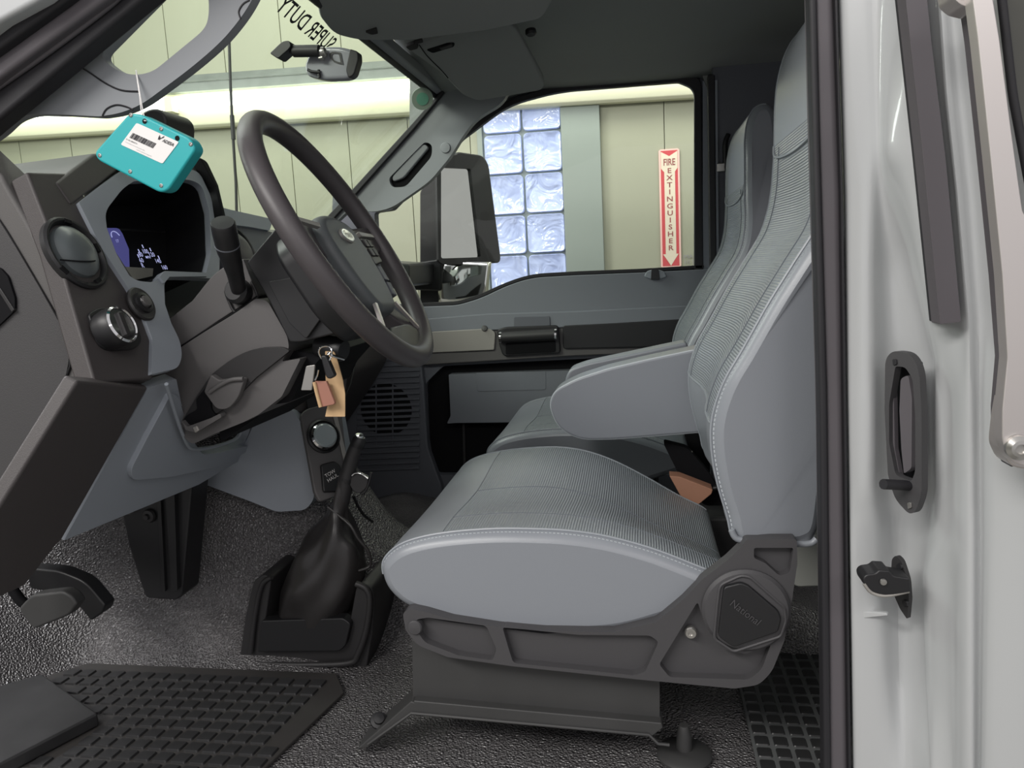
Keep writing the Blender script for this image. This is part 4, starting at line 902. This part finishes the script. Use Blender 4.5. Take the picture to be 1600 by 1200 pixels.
# ================= sun visors
vc = at(745, 85, 1.9)
sv = thing('passenger_sun_visor', 'dark grey passenger sun visor folded flat against the headliner', 'sun visor', at(745, 80, 2.0))
vp = rnd([(637, 66, 6), (700, 40, 10), (792, 23, 10), (806, 34, 10), (851, 118, 12), (846, 130, 8), (745, 147, 8), (722, 138, 8), (690, 104)], 5)
VN = V((.12, -.32, -.94)).normalized(); VP = (at(745, 85, 1.94), VN)
slab('visor_board', vp, VP, 'liner', sv, t=.022, bevel=.008, seg=3)
slab('visor_clip', rnd([(633, 68, 2), (648, 62, 3), (654, 66), (652, 71, 2), (640, 74, 2)], 2), VP, 'soft', sv, t=.01, off=.022)
tube('visor_rod', [on(648, 66, VP, .03), on(660, 63, VP, .03)], .005, 'soft', sv)
slab('clip_recess', rnd([(666, 77, 3), (700, 66, 4), (711, 66, 4), (709, 72, 3), (676, 82, 3)], 2), VP, 'matte', sv, t=.002, off=.0215, bevel=0)
slab('clip', rnd([(686, 73, 2), (706, 66, 2), (707, 70, 2), (690, 76, 2)], 1), VP, 'soft', sv, t=.005, off=.0225, bevel=.001)
tube('visor_seam', [on(x, y, VP, .0225) for x, y in [(655, 70), (668, 88), (690, 110), (700, 122)]], .0012, 'matte', sv)
lathe('roof_hook', [(.013, 0), (.014, .008), (.010, .012), (.001, .012)], at(829, 47, 1.93) + V((0, 0, .0)), (.1, -.2, -1), 'black', sv, n=16)
dv = thing('driver_sun_visor', 'dark grey driver sun visor against the headliner at the top edge', 'sun visor', at(680, 20, 1.62))
DP = (at(690, 30, 1.62), V((.10, -.25, -.96)).normalized())
slab('visor_board', rnd([(492, -30), (498, 6), (520, 34, 14), (560, 44, 16), (640, 44), (760, 28), (846, 10, 14), (866, -30)], 6), DP, 'liner', dv, t=.028, bevel=.010, seg=3)
slab('visor_hinge', rnd([(570, 42), (580, 46, 3), (590, 44), (588, 36)], 2), DP, 'soft', dv, t=.012, off=.02)
# ================= pedals and footwell
br = thing('brake_pedal', 'worn wide rubber brake pedal under the dashboard', 'pedal', at(70, 950, 1.10))
prism('pedal_pad', rnd([(27, 952, 6), (48, 930, 8), (98, 924, 6), (112, 932, 6), (120, 945), (108, 962, 8), (52, 984, 6)], 4), 1.09, 1.115, 'steel', br, bevel=.005)
tube('pedal_arm', [at(-20, 850, 1.12), at(8, 900, 1.12), at(34, 940, 1.12), at(60, 950, 1.13)], .009, 'matte', br)
tube('return_spring', [at(18, 850, 1.10), at(28, 872, 1.10), at(40, 892, 1.10)], .003, 'bolt', br)
ac = thing('accelerator_pedal', 'black curved accelerator pedal right of the brake pedal', 'pedal', at(130, 940, 1.18))
prism('pedal_arm', rnd([(40, 888, 6), (92, 892, 10), (132, 908, 16), (164, 946, 4), (160, 958, 3), (141, 971, 4), (122, 946, 10), (92, 928, 10), (46, 920)], 5), 1.17, 1.20, 'black', ac, bevel=.006)
ca = thing('steering_shaft_cover', 'dark ribbed cover panel running down to the footwell floor', 'cover', at(240, 900, 1.30))
prism('cover_panel', rnd([(186, 760), (275, 748), (300, 760), (285, 930), (276, 938, 4), (228, 935, 6), (222, 920), (200, 850), (190, 800)], 3), 1.30, 1.36, 'black', ca, bevel=.006)
prism('rib', rnd([(244, 765), (250, 765), (258, 925, 2), (253, 925, 2)], 1), 1.292, 1.31, 'black', ca, bevel=.002)
prism('rib', rnd([(258, 762), (272, 760), (277, 922, 2), (268, 926, 2)], 1), 1.288, 1.31, 'black', ca, bevel=.003)
lathe('cover_bolt', [(.014, 0), (.012, .005), (.006, .006), (.005, .012), (.001, .012)], at(233, 806, 1.296), (0, -1, 0), 'soft', ca, n=16)
obox('clip', at(200, 798, 1.29), V((.008, 0, 0)), V((0, .006, 0)), V((0, 0, .006)), 'column', ca)
# ================= transfer lever with boot and base
gl = thing('gear_lever', 'short black gear lever in a wrinkled leather boot on a plastic base', 'gear lever', at(490, 1050, 1.38))
GY = 1.345
prism('base_box', rnd([(370, 1056), (384, 960), (396, 908, 8), (412, 897, 6), (424, 904, 4), (414, 975, 4), (546, 974, 4), (556, 920, 4), (564, 910, 6), (582, 918, 8), (586, 940, 8), (582, 990), (570, 1056, 10)], 4), 1.30, 1.47, 'soft', gl, bevel=.008, seg=3)
prism('base_back', rnd([(400, 905), (560, 905), (560, 1050), (400, 1050)], 6), 1.465, 1.485, 'soft', gl, bevel=.006)
prism('base_front', rnd([(408, 970, 4), (536, 966, 5), (548, 975, 5), (540, 1010, 8), (530, 1018), (402, 1019, 4)], 3), 1.285, 1.31, 'black', gl, bevel=.005)
tube('base_rim', [at(x, y, 1.29) for x, y in [(404, 1037), (470, 1039), (545, 1036), (560, 1020), (572, 985), (578, 940), (572, 920), (556, 912)]], .006, 'soft', gl)
tube('base_rim', [at(x, y, 1.295) for x, y in [(392, 1020), (399, 960), (409, 915), (424, 902)]], .005, 'soft', gl)
# boot: wrinkled loft from the base opening up to the shaft
secs = [((488, 985), 58, .052), ((494, 950), 62, .056), ((505, 915), 68, .062), ((514, 882), 66, .062), ((518, 852), 54, .054), ((522, 826), 34, .040), ((528, 800), 17, .021), ((533, 775), 13, .016), ((540, 750), 10, .012)]
rows = []
for si, ((x, y), wpx, wy) in enumerate(secs):
    c = at(x, y, GY); wx = wpx / 1200 * GY; r = []
    for q in range(40):
        t = 2 * math.pi * q / 40; w_ = 1 + (.07 * math.sin(4 * t + si * 1.1) + .05 * math.sin(7 * t - si * 1.9)) * (1 if si < 7 else .2)
        ct_, st_ = math.cos(t), math.sin(t); sq = (abs(ct_) ** 4 + abs(st_) ** 4) ** -.25 if si < 3 else 1
        r.append(c + V((wx * ct_ * w_ * sq, wy * st_ * w_ * sq, .010 * math.sin(3 * t + si) + (.0 if si else -.0))))
    rows.append(r)
rr = [list(x) for x in zip(*[cr([rows[j][i] for j in range(len(rows))], 4, False) for i in range(40)])]
bo = sheet('boot', rr, 'leather', gl, closed_u=True)
tube('boot_seam', [at(512, 792, 1.325), at(530, 806, 1.325), at(548, 822, 1.32), at(560, 842, 1.32), at(576, 862, 1.325), at(578, 884, 1.33), at(560, 892, 1.32)], .003, 'leather', gl)
tube('shaft', [at(533, 790, GY), at(541, 750, GY), at(550, 715, GY), at(559, 690, GY)], [.014, .0155, .0135, .0115], 'soft', gl, n=14)
lathe('shaft_collar', [(.0150, 0), (.0155, .005), (.0150, .010), (.001, .010)], at(541, 752, GY), at(559, 690, GY) - at(541, 752, GY), 'black', gl)
lathe('knob_top', [(.0128, 0), (.0135, .006), (.013, .016), (.010, .020), (.001, .0215)], at(557.5, 697, GY), at(559, 690, GY) - at(550, 715, GY), 'black', gl)
lathe('knob_button', [(.008, 0), (.007, .004), (.001, .005)], at(561.5, 682, GY - .002), (.25, -.25, 1), 'chrome', gl, n=18)
prism('selector_plate', rnd([(549, 744, 3), (560, 738, 3), (576, 746, 3), (573, 762, 4), (562, 772, 4), (552, 768, 4), (546, 758)], 3), GY - .01, GY, 'soft', gl, bevel=.002)
tube('selector_trim', [at(550, 743, GY - .014), at(556, 739, GY - .014), at(566, 741, GY - .014), at(575, 748, GY - .014)], .002, 'chrome', gl)
tube('release_rod', [at(580, 738, GY - .01), at(579, 746, GY - .01), at(572, 766, GY - .01), at(564, 772, GY - .01)], .0024, 'black', gl)
tube('lever_cable', [at(552, 775, GY + .05), at(560, 792, GY + .06), at(570, 806, GY + .08), at(582, 815, GY + .12)], .003, 'black', gl)
# ================= rubber mats with raised treads
def rubber_mat(label, poly, name, org, nxy, step, skew, size, clip):
    t = thing(name, label, 'floor mat', V((org[0], org[1], FZ + .002)), 'black rubber floor mats')
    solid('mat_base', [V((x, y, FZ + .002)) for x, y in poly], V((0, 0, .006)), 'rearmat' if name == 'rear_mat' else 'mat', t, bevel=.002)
    padm = 'pad'
    proto = None
    for j in range(nxy[1]):
        for i in range(nxy[0]):
            x = org[0] + i * step[0] + (j % 2) * step[0] * .0 + j * skew; y = org[1] + j * step[1]
            if not clip(x, y): continue
            if proto is None:
                h, w = size
                pl = rnd([(-h, -w), (h, -w), (h + skew * .6, w), (-h + skew * .6, w)], .003, 2)
                proto = solid('tread_pad', [V((a, b, 0)) for a, b in pl], V((0, 0, .0016 if name == 'rear_mat' else .0035)), padm, t, bevel=0, smooth=False); me = proto.data
                for v in me.vertices:
                    if v.co.z > .0005: v.co.x *= .9; v.co.y *= .9
                o = proto
            else:
                o = proto.copy(); COL.objects.link(o)
            o.location = V((x, y, FZ + .008))
    return t
ZP = (V((0, 0, FZ + .032)), V((0, 0, 1))); wedge = [on(x, y, ZP) for x, y in [(-110, 1100), (66, 1052), (153, 1114), (-110, 1250)]]
def in_wedge(x, y): return all((b.x - a.x) * (y - a.y) - (b.y - a.y) * (x - a.x) < .013 * (b - a).length for a, b in zip(wedge, wedge[1:] + wedge[:1])) or all((b.x - a.x) * (y - a.y) - (b.y - a.y) * (x - a.x) > -.013 * (b - a).length for a, b in zip(wedge, wedge[1:] + wedge[:1]))
mx0, mx1 = -.98, at(505, 1120, 1.15).x
rubber_mat('black rubber driver mat with slanted treads in the footwell', [(-1.16, .95), (mx1 - .03, .95), (mx1 + .02, 1.20), (mx1 - .02, 1.262), (-1.1, 1.262), (-1.16, 1.2)], 'driver_mat', (-1.14, .965), (26, 13), (.0315, .0285), .004, (.0128, .0115), lambda x, y: -1.12 < x < mx1 - .035 and y < 1.25 and not in_wedge(x, y) and not (x < -.72 and 1.10 < y < 1.16 and False))
rx0 = at(1190, 1130, 1.12).x
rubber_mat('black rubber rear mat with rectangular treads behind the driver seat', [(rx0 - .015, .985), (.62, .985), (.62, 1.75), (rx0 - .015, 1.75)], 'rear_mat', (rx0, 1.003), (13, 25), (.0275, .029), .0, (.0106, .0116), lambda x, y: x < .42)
# raised foot rest wedge at the left of the driver mat
fr = thing('foot_rest', 'low black foot rest wedge at the left of the footwell', 'foot rest', on(60, 1100, (V((0, 0, FZ + .02)), V((0, 0, 1)))))
solid('wedge', wedge, V((0, 0, -.0235)), 'pad', fr, bevel=.004)
# ================= white rear cab door edge (door jamb) on the right
rd = thing('rear_door', 'glossy white rear cab door edge with seals, recessed handle and latch striker', 'door', at(1430, 1150, .9))
# front-facing edge: columns of (pixel x at y = -60, 300, 620, 900, 1260) with depth Y
ysec = [-60, 150, 300, 480, 560, 620, 760, 840, 900, 960, 1060, 1260]
def interp(tab, y):
    for (a, va), (b, vb) in zip(tab, tab[1:]):
        if y <= b: t = (y - a) / (b - a); t = max(0, t); return va + (vb - va) * t
    return tab[-1][1]
# name: x(y), Y(y)
cols = [
    ([(-60, 1306), (300, 1317), (620, 1320), (1260, 1330)], [(0, .975), (1, .975)]),
    ([(-60, 1308), (300, 1319), (620, 1323), (1260, 1333)], [(-60, .962), (1260, .962)]),
    ([(-60, 1318), (300, 1330), (620, 1330), (1260, 1340)], [(-60, .952), (1260, .950)]),
    ([(-60, 1345), (300, 1360), (560, 1362), (760, 1362), (840, 1372), (1060, 1380), (1260, 1390)], [(-60, .945), (300, .940), (760, .940), (860, .955), (1060, .945), (1260, .935)]),
    ([(-60, 1372), (300, 1378), (560, 1392), (760, 1394), (840, 1400), (1060, 1405), (1260, 1425)], [(-60, .940), (240, .935), (420, .962), (700, .964), (860, .985), (1060, .965), (1260, .915)]),
    ([(-60, 1395), (240, 1384), (420, 1418), (560, 1452), (760, 1452), (840, 1440), (900, 1436), (1060, 1442), (1260, 1455)], [(-60, .925), (240, .912), (400, .945), (700, .935), (860, .955), (1060, .935), (1260, .890)]),
    ([(-60, 1402), (240, 1410), (420, 1438), (560, 1462), (760, 1464), (840, 1456), (900, 1446), (1060, 1450), (1260, 1460)], [(-60, .905), (240, .895), (400, .900), (700, .900), (860, .915), (1060, .912), (1260, .885)]),
    ([(-60, 1412), (150, 1428), (300, 1450), (500, 1472), (620, 1482), (840, 1482), (1260, 1488)], [(-60, .890), (500, .880), (620, .885), (1260, .880)]),
    ([(-60, 1452), (150, 1468), (300, 1486), (500, 1502), (620, 1500), (840, 1500), (1260, 1500)], [(-60, .868), (500, .862), (1260, .862)]),
    ([(-60, 1465), (150, 1480), (300, 1496), (500, 1514), (620, 1516), (840, 1518), (1260, 1518)], [(-60, .850), (1260, .850)]),
    ([(-60, 1480), (150, 1500), (300, 1516), (500, 1530), (620, 1530), (840, 1532), (1260, 1530)], [(-60, .852), (600, .856), (1260, .856)]),
    ([(-60, 1495), (150, 1516), (300, 1534), (500, 1552), (620, 1545), (840, 1546), (1260, 1540)], [(-60, .842), (600, .838), (1260, .838)]),
    ([(-60, 1520), (150, 1544), (300, 1562), (500, 1580), (620, 1590), (840, 1600), (1260, 1610)], [(-60, .815), (600, .815), (1260, .815)]),
    ([(-60, 1540), (150, 1562), (300, 1584), (500, 1612), (620, 1630), (840, 1660), (1260, 1680)], [(-60, .795), (600, .795), (1260, .790)]),
    ([(-60, 1552), (150, 1576), (300, 1604), (500, 1640), (620, 1670), (840, 1720), (1260, 1760)], [(-60, .785), (600, .780), (1260, .775)]),
]
rows = []
for k_ in range(0, 92):
    y = -60 + 20 * k_
    rows.append(cr([at(interp(cx, y), y, interp(cy, y)) for cx, cy in cols], 4, False))
body_ = sheet('door_skin', rows, 'paint', rd)
# exterior side behind the edge
xr = rows[0][-1]
ext = sheet('outer_skin', [[r[-1], r[-1] + V((.06, .004, 0)), r[-1] + V((.5, .02, 0)), r[-1] + V((1.3, .03, 0))] for r in rows if r[-1].z < 1.655], 'paint', rd)
gl_ = sheet('rear_window', [[r[-1] + V((.003, .0, 0)), r[-1] + V((.3, .006, 0)), r[-1] + V((1.0, .014, 0))] for r in rows if r[-1].z > 1.635], 'darkglass', rd)
tube('window_seal', [r[-1] + V((.002, -.003, 0)) for r in rows if r[-1].z > 1.63], .004, 'seal', rd, smooth=False)
# inner seal: rounded black strip with a step
def strip(name, cxs, Y0, Y1, m, r=.006, ya=-60, yb=1260):
    L_, R_ = cxs; pts = [(interp(R_, y), y) for y in range(ya, yb + 1, 60)] + [(interp(L_, y), y) for y in range(yb, ya - 1, -60)]
    return prism(name, pts, Y0, Y1, m, rd, bevel=r, seg=3)
strip('inner_seal', ([(-60, 1266), (200, 1272), (620, 1284), (1260, 1292)], [(-60, 1304), (300, 1316), (620, 1320), (1260, 1329)]), .955, 1.0, 'rubber', .010)
strip('seal_lip', ([(-60, 1263), (200, 1270), (620, 1281), (1260, 1288)], [(-60, 1276), (200, 1282), (620, 1294), (1260, 1300)]), .950, .975, 'seal', .004)
strip('seal_flange', ([(-60, 1303), (300, 1314), (620, 1318.5), (1260, 1327)], [(-60, 1307), (300, 1318), (620, 1322), (1260, 1331)]), .950, .97, 'seal', .001)
# outer rubber strip ending above the handle
o1 = prism('outer_seal', rnd([(1409, -60), (1422, 60), (1443, 250), (1469, 507, 2), (1502, 503, 3), (1478, 250), (1455, 60), (1443, -60)], 1), .842, .866, 'rubber', rd, bevel=.008, seg=3)
prism('seal_groove', [(1407, -60), (1420, 60), (1441, 250), (1467, 505), (1472, 505), (1447, 250), (1426, 60), (1413, -60)], .862, .89, 'seal', rd, bevel=.001)
# handle plate, recess, pull bar, lever
J0 = at(1420, 670, .915); Jn = V((-.84, -.54, 0)).normalized(); J = (J0, Jn)
pl_ = rnd([(1393, 560, 12), (1404, 547, 8), (1432, 550, 14), (1446, 575, 18), (1450, 640), (1450, 770, 12), (1440, 798, 10), (1430, 801, 8), (1408, 778, 14), (1397, 740), (1392, 640)], 6)
ho = rnd([(1409, 571, 4), (1424, 572, 6), (1436, 590, 10), (1440, 650), (1440, 735, 8), (1434, 750, 5), (1409, 741, 8), (1399, 690), (1399, 630)], 4)
hp_ = slab('handle_plate', pl_, J, 'seatplastic', rd, t=.010, off=.006, holes=[ho], bevel=.003)
slab('handle_recess', rnd([(1395, 560), (1442, 565), (1446, 755), (1400, 750)], 3), J, 'matte', hp_, t=.002, off=-.004, bevel=0)
slab('pull_bar', rnd([(1419, 590, 5), (1431, 584, 5), (1437, 620), (1436, 730, 5), (1424, 738, 4), (1420, 700), (1417, 640)], 4), J, 'rubber', hp_, t=.012, off=.0, bevel=.004, seg=3)
slab('recess_edge', rnd([(1397, 620), (1402, 600), (1404, 700), (1412, 742), (1404, 735), (1398, 690)], 3), J, 'rubber', hp_, t=.006, off=.004, bevel=.001)
pc_ = at(1405, 757, .885)
tube('release_peg', [at(1380, 756.5, .875), at(1430, 759, .90)], .0058, 'seal', hp_, n=10)
for x, y in ((1399, 565), (1422, 789)): slab('screw', rnd([(x - 3, y - 4, 2), (x + 3, y - 4, 2), (x + 4, y + 4, 2), (x - 2, y + 6, 2)], 2), J, 'bolt' if y > 700 else 'seal', hp_, t=.002, off=.016, bevel=.0005)
# latch striker
S0 = at(1400, 915, .93); SJ = (S0, Jn)
sk = slab('striker_plate', rnd([(1399, 872, 4), (1405, 866, 4), (1414, 874, 6), (1424, 905, 8), (1426, 935), (1423, 966, 3), (1412, 950, 4), (1403, 930), (1398, 890)], 4), SJ, 'soft', rd, t=.006, off=.002, bevel=.001)
bl = at(1352, 902, .905)
prism('striker_loop', rnd([(1348, 904, 4), (1354, 898, 4), (1368, 896), (1374, 891, 2), (1390, 892, 2), (1396, 900), (1422, 904), (1424, 925), (1382, 932, 4), (1360, 924, 6), (1350, 914, 3)], 3), .885, .915, 'black', sk, bevel=.004)
lathe('striker_rivet', [(.004, 0), (.0035, .002), (.001, .0022)], at(1380, 909, .884), (0, -1, 0), 'bolt', sk, n=14)
tube('striker_edge', [at(1350, 912, .886), at(1362, 926, .886), at(1384, 931, .886), at(1420, 924, .89)], .002, 'silver', sk)
for x, y in ((1407, 885), (1416, 942)): lathe('striker_bolt', [(.004, 0), (.0035, .003), (.001, .003)], on(x, y, SJ, .008), Jn, 'black', sk, n=12)
# stamped relief on the paint
slab('pressed_slot', rnd([(1336, 955, 3), (1342, 952), (1388, 955, 4), (1390, 959, 2), (1345, 964, 4)], 3), (at(1365, 958, .944), V((-.55, -.83, 0)).normalized()), 'paint', rd, t=.006, off=-.004, bevel=.003, seg=3)
# ================= aluminium grab rail
gr = thing('grab_rail', 'brushed aluminium grab rail bolted to the outside of the white door', 'rail', at(1585, 700, .79))
rl = [(1515, -40), (1528, 60), (1548, 250), (1566, 430), (1574, 560), (1566, 640), (1566, 690, 10), (1580, 722, 12), (1600, 728), (1680, 728), (1680, 560), (1640, 400), (1598, 330), (1580, 200), (1562, 60), (1546, -40)]
prism('rail', rnd(rl, 5), .735, .752, 'alu', gr, bevel=.010, seg=4)
prism('rail_foot', rnd([(1570, 655), (1580, 600, 8), (1640, 600), (1640, 734), (1600, 734, 10), (1578, 728, 12), (1565, 700, 10)], 5), .755, .785, 'alu', gr, bevel=.005)
lathe('rail_bolt', [(.0115, 0), (.0110, .004), (.0075, .0075), (.0045, .0078), (.004, .004), (.001, .004)], at(1591, 699, .734), (-.1, -1, 0), 'bolt', gr, n=24)
prism('rail_groove', [(1507, -40), (1521, 60), (1541, 250), (1559, 430), (1569, 560), (1562, 640), (1563, 700), (1580, 730), (1590, 728), (1570, 690), (1570, 640), (1578, 560), (1568, 430), (1548, 250), (1528, 60), (1515, -40)], .77, .79, 'rubber', gr, bevel=.001)
prism('rail_top_foot', rnd([(1476, -60), (1488, -4, 6), (1502, 8, 6), (1526, 14, 6), (1546, -10), (1546, -60)], 5), .75, .78, 'alu', gr, bevel=.006, seg=3)
